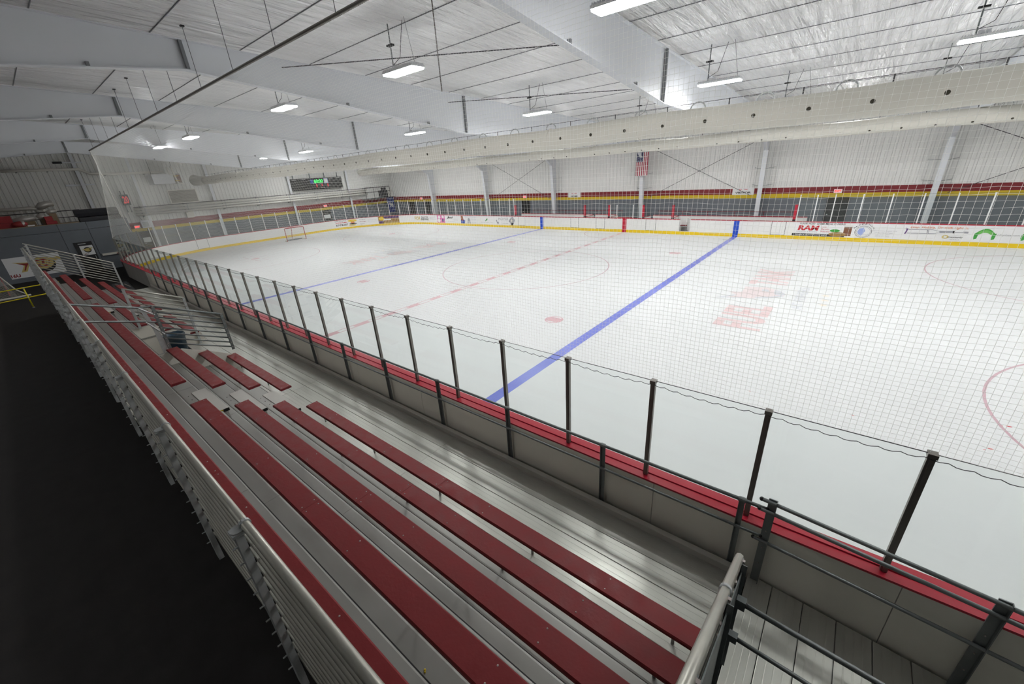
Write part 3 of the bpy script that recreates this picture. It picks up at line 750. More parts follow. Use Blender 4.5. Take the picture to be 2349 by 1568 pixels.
# ------------------------------------------------------------------ safety net
def net():
    o = thing('safety_net', (-.19, -13.28, 2.5), 'white safety net hanging from an overhead pipe above the spectator glass', 'safety net')
    zt_, zb2 = 7.30, 2.50
    XL, XN = -18.4, 26.0
    def pt(a, b):
        """a: position along the net, b: 0 at glass .. 1 at pipe"""
        xt = a
        if a >= -12: bx, by = a, NY+GOFF
        else:
            f = (a+12)/(XL+12)
            s = s_near(-12) + f*(s_near(-28.5)+.45 - s_near(-12)); bx, by = bp2(s, GOFF)
        bl = .05*math.sin(b*math.pi)
        z = zb2 + (zt_-zb2)*b
        return Vector((bx+(xt-bx)*b**1.15, by+(-13.3-by)*b + bl + .012*math.sin(a*1.1+3*b), z))
    k = MB(); r = .0012
    def strand(pts):
        base = len(k.v); n = 3; prev = None
        for i, p in enumerate(pts):
            d = (pts[min(i+1, len(pts)-1)]-pts[max(i-1, 0)]).normalized()
            u = Vector((0, 1, 0)); a = d.cross(u).normalized(); u = a.cross(d)
            for t in range(n):
                an = 2*math.pi*t/n; k.v.append(tuple(p+(a*math.cos(an)+u*math.sin(an))*r))
        for i in range(len(pts)-1):
            for t in range(n): k.f.append((base+i*n+t, base+i*n+(t+1)%n, base+(i+1)*n+(t+1)%n, base+(i+1)*n+t))
    pitch = .047
    a = XN
    while a > XL:
        strand([pt(a, q/8) for q in range(9)]); a -= pitch
    nr = int((zt_-zb2)/pitch)
    for j in range(nr+1):
        b = j/nr; pts = []; a = XN
        while a > XL-.01:
            f = a/SP*.5
            sag = (.030*abs(math.sin(f*math.pi)) + .012*math.sin(a*2.1+j*.15)) * (1-b)**.7
            p = pt(max(a, XL), b); p.z -= sag if j else 0
            p.z += .004*math.sin(a*math.pi*2/(pitch*2)+j)
            pts.append(p); a -= .14
        strand(pts)
    q = k.build('net_mesh', 'net'); setpar(q, o); q['kind'] = 'stuff'
    part('edge_rope', 'rope', o, lambda k: k.tube([pt(XL, q/14) for q in range(15)], .02, 6))
    part('top_pipe', 'post_dark', o, lambda k: k.tube([(26, -13.3, 7.32), (XL, -13.3, 7.34)], .032, 8))
    x = -17.
    while x < 24:
        part('hanger_wire', 'wire', o, lambda k: k.tube([(x, -13.3, 7.33), (x, -13.3, zc(-13.3))], .006, 4))
        part('hanger_clip', 'black', o, lambda k: k.box((x-.04, -13.34, zc(-13.3)-.03), (x+.04, -13.26, zc(-13.3)+.0)))
        x += 2.17
net()
a_ = P(1014, 210, 1, -13.22)
o = MB().tube([(a_.x, a_.y, a_.z), (a_.x, a_.y, zc(a_.y))], .008, 5).build('pull_rope', 'post_dark'); tag(o, 'single thin rope hanging straight down from the roof beside the net', 'rope')

# ------------------------------------------------------------------ bleachers
def nf(k): return -15.065 - .585*(k-2)          # platform nosing
def zp(k): return .28 + .32*(k-1)               # platform height
def sy(k): return (-14.885 - .585*(k-1), -14.645 - .585*(k-1))
def sz(k): return .695 + .32*(k-1)
BL, BR = -15.95, 13.40
bleacher = thing('bleacher', (0, -15.5, -.03), 'aluminium bleacher with long red seat planks beside the ice', 'bleacher')
def plank_mesh(L, w, t, m, ch=.012):
    k = MB(); x0, x1 = -L/2, L/2
    prof = [(-w/2, -t), (w/2, -t), (w/2, -ch), (w/2-ch, 0), (-w/2+ch, 0), (-w/2, -ch)]
    k.prism([(x0, y, z) for y, z in prof], (L, 0, 0)); return k
def seat(k, x0, x1):
    ya, yb = sy(k); n = max(1, round((x1-x0)/4.6))
    if k == 5: n = 6
    splits = [x0+(x1-x0)*i/n for i in range(n+1)]
    if (k, x1) in ((1, BR), (2, BR), (3, BR), (4, BR)) and x0 > 5: splits = [x0, {1: 9.62, 2: 9.6, 3: 9.58, 4: 9.55}[k], x1]
    for a, c in zip(splits, splits[1:]):
        q = plank_mesh(c-a-.003, yb-ya, .045, 'seat_red').build('seat_plank', 'seat_red', None)
        q.location = ((a+c)/2, (ya+yb)/2, sz(k)); setpar(q, bleacher)
        # exposed end cap and bolts
        for e in ((a, 1), (c, -1)):
            if e[0] in (x0, x1):
                part('end_cap', 'seat_edge', q, lambda kk: kk.box((e[0]-.006 if e[1] > 0 else e[0]-.002, ya-.002, sz(k)-.048), (e[0]+.002 if e[1] > 0 else e[0]+.006, yb+.002, sz(k)-.006)))
        bx = [a+.05, c-.05] + [a+.9+1.83*i for i in range(int((c-a-1.2)/1.83)+1)]
        def bolts(kk):
            for x in bx:
                for yy in (ya+.05, yb-.05): kk.sphere((x, yy, sz(k)), .009, 6, 4, (1,1,.6))
        part('bolts', 'bolt', q, bolts)
    # supports
    x = x0+.25
    while x < x1-.1:
        def br(kk):
            kk.box((x-.015, yb-.05, zp(k)), (x+.015, yb-.03, sz(k)-.045)); kk.box((x-.03, ya+.03, sz(k)-.06), (x+.03, yb-.03, sz(k)-.045))
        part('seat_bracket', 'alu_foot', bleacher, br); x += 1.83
AIS = (4.25, 5.50); AIS2 = (-7.5, -6.15); CUT = (-2.65, .72)
seat(5, BL, BR)
seat(4, BL, AIS2[0]); seat(4, AIS2[1], AIS[0]); seat(4, AIS[1], BR)
for k in (1, 2, 3):
    seat(k, BL, AIS2[0]); seat(k, AIS2[1], CUT[0]); seat(k, CUT[1], AIS[0]); seat(k, AIS[1], BR)
def foot(name, x0, x1, ya, yb, z, m='alu', t=.05, ng=4):
    # ribbed aluminium plank: shallow grooves along its length
    w = yb-ya; k = MB(); prof = []
    for i in range(ng):
        a = ya + w*i/ng; c = ya + w*(i+1)/ng; g = w/ng*.06
        prof += [(a+g, z), (c-g, z)] if True else []
        if i < ng-1: prof += [(c-g*.5, z-.0012), (c+g*.5, z-.0012)]
    prof = [(ya, z-t), (ya, z-.003)] + prof + [(yb, z-.003), (yb, z-t)]
    k.prism([(x0, y, zz) for y, zz in prof], (x1-x0, 0, 0))
    o = k.build(name, m); setpar(o, bleacher); return o
# deck walkway planks (row 1 platform) in lengths
dk = [BL, -11.0, -6.1, -1.2, 3.7, 8.5, BR]
for a, c in zip(dk, dk[1:]):
    for (ya, yb) in ((-13.845, -13.50), (-14.155, -13.852), (-14.47, -14.162), (-14.79, -14.477), (-15.07, -14.797)):
        foot('deck_plank', a+.002, c-.002, ya, yb, .28)
part('toe_board', 'alu_plain', bleacher, lambda k: (k.box((BL, -13.495, .26), (BR+.03, -13.46, .40)), k.box((BL, -13.52, .385), (BR+.03, -13.44, .405)), k.box((BL, -13.52, .26), (BR+.03, -13.495, .285))))
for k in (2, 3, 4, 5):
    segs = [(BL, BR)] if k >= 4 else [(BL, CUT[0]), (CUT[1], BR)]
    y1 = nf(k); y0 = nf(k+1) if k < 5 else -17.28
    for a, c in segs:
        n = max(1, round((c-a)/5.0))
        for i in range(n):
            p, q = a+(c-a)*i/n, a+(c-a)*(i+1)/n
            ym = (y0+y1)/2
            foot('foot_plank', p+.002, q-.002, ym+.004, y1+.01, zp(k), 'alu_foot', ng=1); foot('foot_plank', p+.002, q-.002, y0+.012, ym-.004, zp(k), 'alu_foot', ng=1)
            part('nosing_shade_strip', 'black', bleacher, lambda kk: kk.box((p+.002, y1+.0101, zp(k)-.045), (q-.002, y1+.021, zp(k)-.003)))  # black strip stands in for the shadow line along each nosing
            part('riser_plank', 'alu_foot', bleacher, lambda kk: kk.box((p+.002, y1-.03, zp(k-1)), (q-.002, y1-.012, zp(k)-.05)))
# aisle extension treads
for (x0, x1) in ((3.97, 5.32), (-7.5, -6.2)):
    for k in (2, 3, 4):
        if (x0 < 0 and k == 4 and False): continue
        y1 = nf(k)
        o = part('aisle_step', 'alu_step', bleacher, lambda kk: (kk.box((x0, y1-.125, zp(k)+.001), (x1, y1+.125, zp(k)+.014)), kk.box((x0, y1+.022, zp(k)-.045), (x1, y1+.125, zp(k)+.001)), kk.box((x0+.05, y1+.03, zp(k-1)), (x0+.10, y1+.11, zp(k)-.04)), kk.box((x1-.10, y1+.03, zp(k-1)), (x1-.05, y1+.11, zp(k)-.04))))
        part('hazard_tape', 'step_tape', o, lambda kk: kk.box((x1-.001, y1-.10, zp(k)-.03), (x1+.004, y1+.03, zp(k)+.013)))
        part('hazard_tape', 'black', o, lambda kk: kk.box((x1-.001, y1+.03, zp(k)-.044), (x1+.005, y1+.126, zp(k)+.0145)))
        def bl(kk):
            for i in range(6): kk.sphere((x0+.1+i*.24, y1-.2, zp(k)+.002), .008, 6, 3)
        part('bolts', 'black', o, bl)
# white closure panels of the wheelchair bay
part('bay_back_panel', 'foam_white', bleacher, lambda k: k.box((CUT[0], nf(4)-.02, .28), (CUT[1], nf(4)-.008, zp(4)-.05)))
def side(x):
    return lambda k: k.prism([(x, -14.6, .28), (x, nf(2), .28+.30), (x, nf(2), .56), (x, nf(3), .56), (x, nf(3), .88), (x, nf(4), .88), (x, nf(4), .28)], (.02, 0, 0))
def side2(x):
    return lambda k: k.prism([(x, -14.55, .285), (x, -14.60, .62), (x, -15.15, .94), (x, -15.75, 1.26), (x, nf(4), 1.26), (x, nf(4), .285)], (.02, 0, 0))
part('bay_side_panel', 'foam_white', bleacher, side2(CUT[1]+.035)); part('bay_side_panel', 'foam_white', bleacher, side2(CUT[0]-.05))
# understructure
for i in range(17):
    x = BL+.3+i*1.815
    def us(k):
        k.bar((x, -13.5, .19), (x, -16.9, .19), .05, .08); k.bar((x, -16.95, -.03), (x, -16.95, 1.48), .05, .05)
        k.bar((x, -15.1, .10), (x, -16.95, 1.10), .05, .07)
        for yy in (-13.6, -15.0, -16.2): k.bar((x, yy, -.03), (x, yy, .22), .05, .05)
        k.box((x-.08, -17.0, -.03), (x+.08, -13.5, .0))
    part('understructure', 'galv', bleacher, us)

# --- railings
def railing_back():
    o = thing('guard_railing', (0, -17.30, 1.56), 'tall galvanised guard railing of many horizontal tubes along the bleacher back', 'railing')
    y = -17.315; zs = [3.09 - .135*i for i in range(11)]
    xs = [12.95 - 1.83*i for i in range(17)]
    xs[-1] = -15.95
    ends = [(13.35, 12.0)]
    a = 13.4
    segs = [13.4] + [xs[i]-.0 for i in range(1, 17)]
    for j, z in enumerate(zs):
        r = .027 if j == 0 else .021
        for i in range(0, 16, 4):
            x0 = 13.4 if i == 0 else xs[i]; x1 = xs[min(i+4, 16)]
            part('rail_tube', 'tube', o, lambda k: k.tube([(x0, y, z), (x1, y, z)], r, 8), True)
    for i, x in enumerate(xs):
        def post(k):
            k.box((x-.045, y-.075, 1.52), (x+.045, y-.030, 3.06))
            k.disc((x, y-.045, 3.055), (0,0,1), .042, .03, 12)
            k.box((x-.042, y-.087, 3.055), (x+.042, y-.003, 3.075))
        q = part('post', 'galv', o, post)
        def bolts(k):
            for z in zs[1:]: k.tube([(x-.01, y-.105, z), (x-.01, y-.06, z)], .006, 5); 
        part('bolts', 'galv', q, bolts)
        part('collar', 'galv', q, lambda k: k.tube([(x-.012, y, 3.09), (x+.012, y, 3.09)], .034, 10))
        def clips(k):
            for z in zs[1:]: k.box((x-.02, y-.07, z-.025), (x+.02, y-.02, z-.012))
        part('tube_clips', 'black', q, clips)
railing_back()
def fence(x, name, label, y0, y1, zt0, zt1, nr, dz, posts, tubem='tube', postm='galv', rtop=.026):
    """raked end fence in the plane x: tubes from (y0,zt0) down to (y1,zt1)"""
    o = thing(name, (x, y1, zt1-1), label, 'railing')
    for i in range(nr):
        part('rail_tube', tubem, o, lambda k: k.tube([(x, y0, zt0-dz*i), (x, y1, zt1-dz*i)], rtop if i == 0 else .019, 8), True)
    for f, ext in posts:
        yy = y0+(y1-y0)*f; zz = zt0+(zt1-zt0)*f
        q = part('post', postm, o, lambda k: (k.box((x+.028, yy-.035, zz-ext), (x+.036, yy+.035, zz)), k.box((x+.028, yy-.035, zz-ext), (x+.075, yy-.028, zz))))
        def bolts(k):
            for i in range(nr): k.box((x-.03, yy-.012, zz-dz*i-.012), (x+.05, yy+.012, zz-dz*i+.012))
        part('bolts', 'bolt', q, bolts)
    return o
fence(-16.06, 'end_railing', 'raked tube railing closing the bleacher end by the locker room', -17.25, -14.55, 3.28, 1.83, 9, .135, ((0.03, 1.4), (.53, 1.35), (.985, 1.35)))
fence(CUT[0]+.02, 'bay_railing', 'raked tube railing beside the wheelchair bay, on the locker room side', -16.03, -14.70, 2.50, 1.86, 8, .14, ((.02, 1.25), (.985, 1.58)), 'tube')
fence(CUT[1]-.06, 'bay_railing', 'raked tube railing beside the wheelchair bay, over the blue bin', -16.00, -14.61, 2.47, 1.83, 8, .14, ((.03, 1.15), (.97, 1.05)), 'galv_dark', 'galv_dark')
# right end railing with dark kick plates
o = fence(13.475, 'end_railing', 'raked bright tube railing closing the bleacher end beside the ramp', -17.28, -14.64, 3.30, 1.82, 8, .135, ((.02, 1.4), (.35, 1.3), (.69, 1.3), (.975, 1.35)), 'tube', 'galv_dark', .034)
for ya, yb in ((-14.66, -15.42), (-15.5, -16.3), (-16.35, -17.2)):
    zz = lambda y: 1.82 + (-14.64-y)*.5606
    part('screen_plate', 'galv_dark', o, lambda k: k.prism([(13.515, ya, zz(ya)-.1), (13.515, yb, zz(yb)-.1), (13.515, yb, zz(yb)-1.2), (13.515, ya, zz(ya)-1.2)], (.008, 0, 0)))
for f in (-15.35,):
    part('collar', 'galv', o, lambda k: k.tube([(13.475, f-.02, 1.82+(-14.64-f)*.5606+.011), (13.475, f+.02, 1.82+(-14.64-f)*.5606-.011)], .041, 12), True)
# long handrails from the back railing down to the bay railing
o = thing('aisle_handrail', (CUT[1], -16.2, 2.4), 'two long sloping grey tubes running from the back railing to the wheelchair bay', 'handrail')
part('rail_tube', 'galv_dark', o, lambda k: k.tube([(1.0, -17.27, 2.93), (.70, -16.22, 2.50), (.69, -15.99, 2.47)], .024, 8))
part('rail_tube', 'galv_dark', o, lambda k: k.tube([(1.25, -17.27, 2.58), (.70, -16.20, 2.14), (.69, -15.99, 2.05)], .024, 8))
part('brace_plate', 'galv', o, lambda k: k.prism([(.70, -16.22, 2.50), (.70, -16.14, 2.50), (.70, -15.97, 1.40), (.70, -16.12, 1.24), (.70, -16.12, 1.9)], (.012, 0, 0)))
part('brace_tube', 'galv', o, lambda k: k.tube([(.71, -16.22, 2.49), (.71, -15.98, 2.25)], .02, 6)); part('brace_tube', 'galv', o, lambda k: k.tube([(.71, -16.2, 2.13), (.71, -15.95, 1.72)], .02, 6))
# front railing
def front_rail():
    o = thing('front_railing', (0, -13.42, .28), 'dark grey two tube railing along the bleacher front by the glass', 'railing')
    xs = [13.32 - 1.737*i for i in range(17)]
    y = -13.42
    for z, r in ((1.385, .021), (.985, .017)):
        for i in range(0, 16, 4):
            x0 = 13.55 if i == 0 else xs[i]; x1 = xs[min(i+4, 16)]
            part('rail_tube', 'rail_grey', o, lambda k: k.tube([(x0, y, z), (x1, y, z)], r, 8), True)
        part('end_cap', 'black', o, lambda k: k.sphere((13.56, y, z), r*1.15))
    for x in xs:
        q = part('post', 'rail_grey', o, lambda k: (k.box((x-.03, y+.022, .10), (x+.03, y+.032, 1.40)), k.box((x-.03, y-.02, .10), (x-.024, y+.03, 1.40))))
        part('collar', 'rail_grey', q, lambda k: k.tube([(x-.04, y, 1.385), (x+.04, y, 1.385)], .027, 8)); part('collar', 'rail_grey', q, lambda k: k.tube([(x-.035, y, .985), (x+.035, y, .985)], .022, 8))
    part('end_loop', 'black', o, lambda k: k.tube([(xs[-1], y, 1.385), (xs[-1]-.1, y, 1.37), (xs[-1]-.12, y, 1.2)], .02, 6))
front_rail()

# ramp beside the bleacher
def zr(x): return .285 - .083*(x-13.55)
ramp = thing('access_ramp', (15.5, -14.1, -.03), 'aluminium plank ramp sloping down beside the boards at the bleacher end', 'ramp')
for i in range(18):
    x0 = 13.487+.3055*i; x1 = x0+.298
    if i == 0: x0 = 13.53
    def pl(k):
        w = x1-x0; ng = 4; prof = []
        for g in range(ng):
            a = x0+w*g/ng; c = x0+w*(g+1)/ng; e = w/ng*.1
            prof += [(a+e, 0), (c-e, 0)]
            if g < ng-1: prof += [(c-e*.5, -.0012), (c+e*.5, -.0012)]
        prof = [(x0, -.05), (x0, -.003)] + prof + [(x1, -.003), (x1, -.05)]
        k.prism([(x, -14.86, zr(x)+z) for x, z in prof], (0, 1.49, 0))
    part('ramp_plank', 'alu_y', ramp, pl)
part('edge_beam', 'galv_dark', ramp, lambda k: k.bar((13.5, -14.9, zr(13.5)-.06), (18.9, -14.9, zr(18.9)-.06), .05, .16)); part('edge_beam', 'galv_dark', ramp, lambda k: k.bar((13.5, -13.42, zr(13.5)-.1), (18.9, -13.42, zr(18.9)-.1), .05, .1))
for x in (13.7, 15.5, 17.3): part('support_leg', 'galv', ramp, lambda k: k.bar((x, -14.9, -.03), (x, -14.9, zr(x)-.12), .05, .05))
def ramp_rail(y, hs, label, posts, xs0, xs1, wide):
    o = thing('ramp_railing', (posts[0], y, zr(posts[0])), label, 'railing')
    for h, r in hs:
        part('rail_tube', 'rail_grey', o, lambda k: k.tube([(xs0, y, zr(xs0)+h), (xs1, y, zr(xs1)+h)], r, 8), True)
        part('end_cap', 'black', o, lambda k: k.sphere((xs0-.005, y, zr(xs0)+h), r*1.15))
    for x in posts:
        q = part('post', 'rail_grey', o, lambda k: (k.box((x-wide, y+.02, zr(x)+.004), (x+wide, y+.032, zr(x)+hs[0][0]+.03)), k.box((x+wide-.008, y-.02, zr(x)+.004), (x+wide, y+.032, zr(x)+hs[0][0]+.03))))
        part('bolts', 'bolt', q, lambda k: [k.sphere((x, y+.018, zr(x)+zz), .009, 6, 4) for zz in (.3, .55, .8)])
    return o
ramp_rail(-13.44, ((1.225, .021), (1.09, .021), (.66, .019)), 'dark grey three tube railing along the ramp on the glass side', (13.60, 15.30, 17.0), 13.50, 18.9, .042)
o = ramp_rail(-14.82, ((1.24, .022), (.79, .019)), 'dark grey two tube railing along the ramp on the open side', (15.6, 17.6), 13.60, 18.9, .04)
part('bracket', 'galv_dark', o, lambda k: k.box((13.53, -14.85, zr(13.6)+1.19), (13.60, -14.79, zr(13.6)+1.29)))
part('bracket', 'galv_dark', o, lambda k: k.box((13.53, -14.85, zr(13.6)+.75), (13.60, -14.79, zr(13.6)+.83)))

# blue bin in the bay
c = P(397, 766, 2, 1.04); BX_, BY_ = c.x, c.y
o = thing('trash_bin', (BX_, BY_, .28), 'dark blue bin with a plastic liner in the wheelchair bay', 'bin')
def bin_(k):
    n = 14; rings = []
    for r, z in ((.20, .28), (.26, 1.0), (.27, 1.0), (.27, 1.04), (.24, 1.04), (.23, .7)): rings.append((r, z))
    base = len(k.v)
    for r, z in rings:
        for i in range(n): k.v.append((BX_+r*math.cos(2*math.pi*i/n), BY_+r*math.sin(2*math.pi*i/n), z))
    for j in range(len(rings)-1):
        for i in range(n): k.f.append((base+j*n+i, base+j*n+(i+1)%n, base+(j+1)*n+(i+1)%n, base+(j+1)*n+i))
    k.f.append(tuple(base+i for i in range(n))); k.f.append(tuple(base+(len(rings)-1)*n+i for i in range(n)))
part('body', 'bin_blue', o, bin_, True)
def liner(k):
    n = 28; base = len(k.v)
    for r, z, j in ((.262, .86, .02), (.285, 1.02, .012), (.28, 1.06, .01), (.25, 1.05, .01), (.22, .8, .02)):
        for i in range(n):
            rr = r + random.uniform(-j, j); k.v.append((BX_+rr*math.cos(2*math.pi*i/n), BY_+rr*math.sin(2*math.pi*i/n), z+random.uniform(-j, j)))
    for q in range(4):
        for i in range(n): k.f.append((base+q*n+i, base+q*n+(i+1)%n, base+(q+1)*n+(i+1)%n, base+(q+1)*n+i))
part('liner', 'bag_black', o, liner, True)

# ------------------------------------------------------------------ fabric ducts
def duct(y, z, r, x0, x1, label, unit, hoops=True, ho=0.):
    o = thing('fabric_duct', (x0, y, z), label, 'air duct', None)
    def body(k):
        pts = []; rr = []; x = x1
        while x < x0:
            sag = .02*math.sin(x*.9)
            pts.append((x, y, z+sag)); rr.append(r*(1+.012*math.sin(x*2.3))); x += .6
        pts.append((x0, y, z)); rr.append(r); k.tube(pts, rr, 20)
    part('fabric_tube', 'duct', o, body, True)
    n = int((x0-x1)/1.55)
    for i in range(n):
        x = x0-.6-i*1.55
        def hoop(k):
            pts = [(x+.19*math.cos(t), y+.0, z+r*.93+.17*math.sin(t)) for t in [math.pi*q/10 for q in range(11)]]
            k.tube(pts, .018, 5)
        if hoops: part('support_hoop', 'galv', o, hoop)
        part('hanger_wire', 'wire', o, lambda k: k.tube([(x+.75, y, z+r), (x+.75, y, z+r+.14)], .014, 4))
        part('seam_band', 'foam_white', o, lambda k: k.tube([(x-.01, y, z), (x+.01, y, z)], r+.006, 20))
    nh = int((x0-x1)/1.1)
    for i in range(nh):
        x = x0-.4-i*1.1; a = math.radians(200+ho)
        c = Vector((x, y+r*1.004*math.cos(a), z+r*1.004*math.sin(a))); ax = Vector((0, math.cos(a), math.sin(a)))
        part('outlet_hole', 'duct_hole', o, lambda k: k.disc(c, ax, .045, .004, 10))
    part('carrier_cable', 'wire', o, lambda k: k.tube([(x0, y, z+r+.13), (x1, y, z+r+.13)], .006, 4))
    return o
duct(-5.0, 5.87, .31, 26, -31.0, 'big grey fabric air duct with round outlet holes hung over the ice', True, ho=-14)
duct(9.6, 5.86, .31, 26, -30.0, 'grey fabric air duct hung near the far side, behind the holed one', True, ho=20)

# ------------------------------------------------------------------ lamps
def lamp_proto():
    k = MB(); k.box((-.6, -.20, .035), (.6, .20, .085)); k.box((-.56, -.16, .085), (.56, .16, .10))
    for i in range(24):
        x = -.57+i*.0495; k.box((x-.006, -.19, .085), (x+.006, .19, .125))
    hou = k.mesh('housing', 'housing')
    k = MB(); k.box((-.585, -.185, .0), (.585, .185, .035)); lens = k.mesh('lens', 'lens')
    k = MB(); k.box((-.32, -.07, .10), (-.12, .07, .19)); drv = k.mesh('driver_box', 'housing')
    return hou, lens, drv
LP = lamp_proto()
def lamp(c, label, grp):
    o = thing('led_lamp', c, label, 'lamp', grp)
    for nm, me in zip(('housing', 'lens', 'driver_box'), LP):
        q = bpy.data.objects.new(nm, me); col.objects.link(q); q.parent = o
    H2 = zc(c.y)-c.z
    part('stem', 'galv_dark', o, lambda k: k.tube([(c.x-.35, c.y, c.z+.12), (c.x-.35, c.y, c.z+H2)], .016, 6))
    part('hanger_clip', 'black', o, lambda k: k.box((c.x-.45, c.y-.05, c.z+min(H2-.02, .62)), (c.x-.25, c.y+.05, c.z+min(H2, .66))))
    part('power_cord', 'wire', o, lambda k: k.tube([(c.x-.34, c.y, c.z+.22), (c.x-.1, c.y+.05, c.z+.35), (c.x+.1, c.y+.1, c.z+H2)], .008, 5))
    part('safety_wire', 'wire', o, lambda k: k.tube([(c.x+.5, c.y, c.z+.08), (c.x+.3, c.y, c.z+H2)], .005, 4))
LB_ = 'rectangular white LED lamp '
for u, v in ((1440, 10), (925, 167), (652, 250), (438, 317), (367, 339)): lamp(P(u, v, 2, 7.4), LB_ + 'hanging in the row beside the safety net pipe', 'lamps beside the net')
for x in (17.5, 24.5): lamp(Vector((x, -10, 7.4)), LB_ + 'hanging in the row beside the safety net pipe', 'lamps beside the net')
for u, v, z in ((2285, 86, 7.05), (1650, 192, 7.05), (1232, 262, 7.05), (952, 307, 7.0), (702, 349, 6.95), (610, 363, 7.0)): lamp(P(u, v, 2, z), LB_ + 'hanging in the row above the holed fabric duct', 'lamps above the duct')
for x in (21.5, 28): lamp(Vector((x, -2.2, 7.05)), LB_ + 'hanging in the row above the holed fabric duct', 'lamps above the duct')
for x in (-30.8, -22, -13.2, -3.6, 5.0, 11, 15.4, 21.5): lamp(Vector((x, 3.6, 6.82)), LB_ + 'half hidden behind the holed fabric duct', 'lamps behind the duct')
for x in (-30.7, -24, -20, -13.2, -4.5, 4.1, 12.7, 21.4): lamp(Vector((x, 10.9, 6.9)), LB_ + 'added out of sight near the side wall with the flag', 'added lamps near the side wall')  # assumed row, hidden by the duct, added to even out the far side light
for x in (-14, 8): lamp(Vector((x, -24.5, 8.3)), LB_ + 'added out of view over the rubber floor behind the bleacher', 'added lamps behind the bleacher')  # assumed lamps behind the camera, added to brighten bleacher and board backs

# ------------------------------------------------------------------ things on the long side wall
def wall_sign(x0, x1, z0, z1, lines, label, y=16.90, name='wall_sign'):
    o = thing(name, ((x0+x1)/2, y, z0), label, 'sign')
    part('panel', 'sign_white', o, lambda k: k.box((x0, y, z0), (x1, y+.03, z1)))
    for t, xa, xb, za, zb_, m_, bo in lines:
        text(t, m_, o, plane_fn((xa, y-.004, za), (1,0,0), (0,0,1)), xb-xa, zb_-za, 'lettering', bo)
    return o
wall_sign(-7.5, -6.2, 2.33, 2.76, (('HOME', -7.22, -6.5, 2.38, 2.52, 'ink', .04), ('FUEL   TANK', -7.15, -6.58, 2.62, 2.71, 'ink_red', .02)), 'white sign reading HOME on the red stripe of the side wall')
wall_sign(6.5, 7.9, 2.33, 2.80, (('VISITOR', 6.68, 7.72, 2.40, 2.55, 'ink', .04), ('FUEL   TANK', 6.92, 7.5, 2.65, 2.74, 'ink_red', .02)), 'white sign reading VISITOR on the red stripe of the side wall')
def exit_sign(p, r, u, label, w=.42, h=.24):
    p = Vector(p); r = Vector(r); n = r.cross(Vector((0,0,1)))
    o = thing('exit_sign', p, label, 'exit sign')
    def bx(k):
        a = p - r*w/2; c = p + r*w/2; q = -n*.06
        k.hexa([a, c, c+q, a+q, a+Vector((0,0,h)), c+Vector((0,0,h)), c+q+Vector((0,0,h)), a+q+Vector((0,0,h))])
    part('box', 'sign_white', o, bx)
    text('EXIT', 'exit_red', o, plane_fn(p - r*w*.4 + n*.004 + Vector((0,0,h*.2)), r, (0,0,1)), w*.8, h*.6, 'lettering', .05)
exit_sign((12.66, 16.84, 2.36), (1,0,0), 1, 'lit red EXIT sign above the door beside the restaurant advert')
exit_sign((-12.62, 16.84, 2.34), (1,0,0), 1, 'lit EXIT sign above the black door behind the home bench')
p_ = P(1600/3.915+600 if False else 966, 455, 1, 16.84); exit_sign((p_.x, 16.84, 2.36), (1,0,0), 1, 'lit EXIT sign near the far corner of the hall')
def wdoor(name, x0, x1, m_, label):
    o = struct(name, ((x0+x1)/2, 16.9, -.03), label)
    part('leaf', m_, o, lambda k: k.box((x0+.06, 16.885, -.02), (x1-.06, 16.935, 2.06)))
    part('frame', 'black', o, lambda k: (k.box((x0, 16.87, -.03), (x0+.06, 16.938, 2.1)), k.box((x1-.06, 16.87, -.03), (x1, 16.938, 2.1)), k.box((x0+.06, 16.87, 2.06), (x1-.06, 16.938, 2.1))))
    part('handle', 'galv', o, lambda k: k.box((x0+.12, 16.83, 1.0), (x0+.2, 16.885, 1.06)))
    return o
wdoor('door_1', 12.2, 13.35, 'black_pipe', 'dark door in the side wall beside the restaurant advert'); wdoor('door_2', -13.05, -12.0, 'black', 'black door in the side wall behind the home bench')
wdoor('door_3', P(945, 470, 1, 16.9).x-.5, P(945, 470, 1, 16.9).x+.5, 'black', 'black door in the side wall near the far corner')
wdoor('door_4', P(978, 470, 1, 16.9).x-.5, P(978, 470, 1, 16.9).x+.6, 'black_pipe', 'dark door in the side wall close to the first wall column')
# flag
o = thing('flag', (-.12, 16.0, 3.98), 'American flag hung vertically on a wall column', 'flag')
fx0, fx1, fz0, fz1, fy = -.58, .40, 3.97, 5.66, 15.93
def wav(x, z): return fy - .03*math.sin((x-fx0)*9) - .02*(fz1-z)
def cloth(k, xa, xb, za, zb_, off=0):
    n = 4; vs = []
    for j in (za, zb_):
        for i in range(n+1):
            x = xa+(xb-xa)*i/n; vs.append((x, wav(x, j)+off, j))
    for j in (za, zb_):
        for i in range(n+1):
            x = xa+(xb-xa)*i/n; vs.append((x, wav(x, j)+off+.006, j))
    m_ = n+1
    fs = []
    for i in range(n): fs += [(i, i+1, m_+i+1, m_+i), (2*m_+i, 3*m_+i, 3*m_+i+1, 2*m_+i+1)]
    k.add(vs, fs)
for i in range(13):
    w_ = (fx1-fx0)/13
    part('stripe', 'flag_red' if i % 2 == 0 else 'flag_white', o, lambda k: cloth(k, fx0+w_*i, fx0+w_*(i+1), fz0, fz1))
cant = part('canton', 'flag_blue', o, lambda k: cloth(k, fx0, fx0+(fx1-fx0)*7/13, fz1-.68, fz1, -.008))
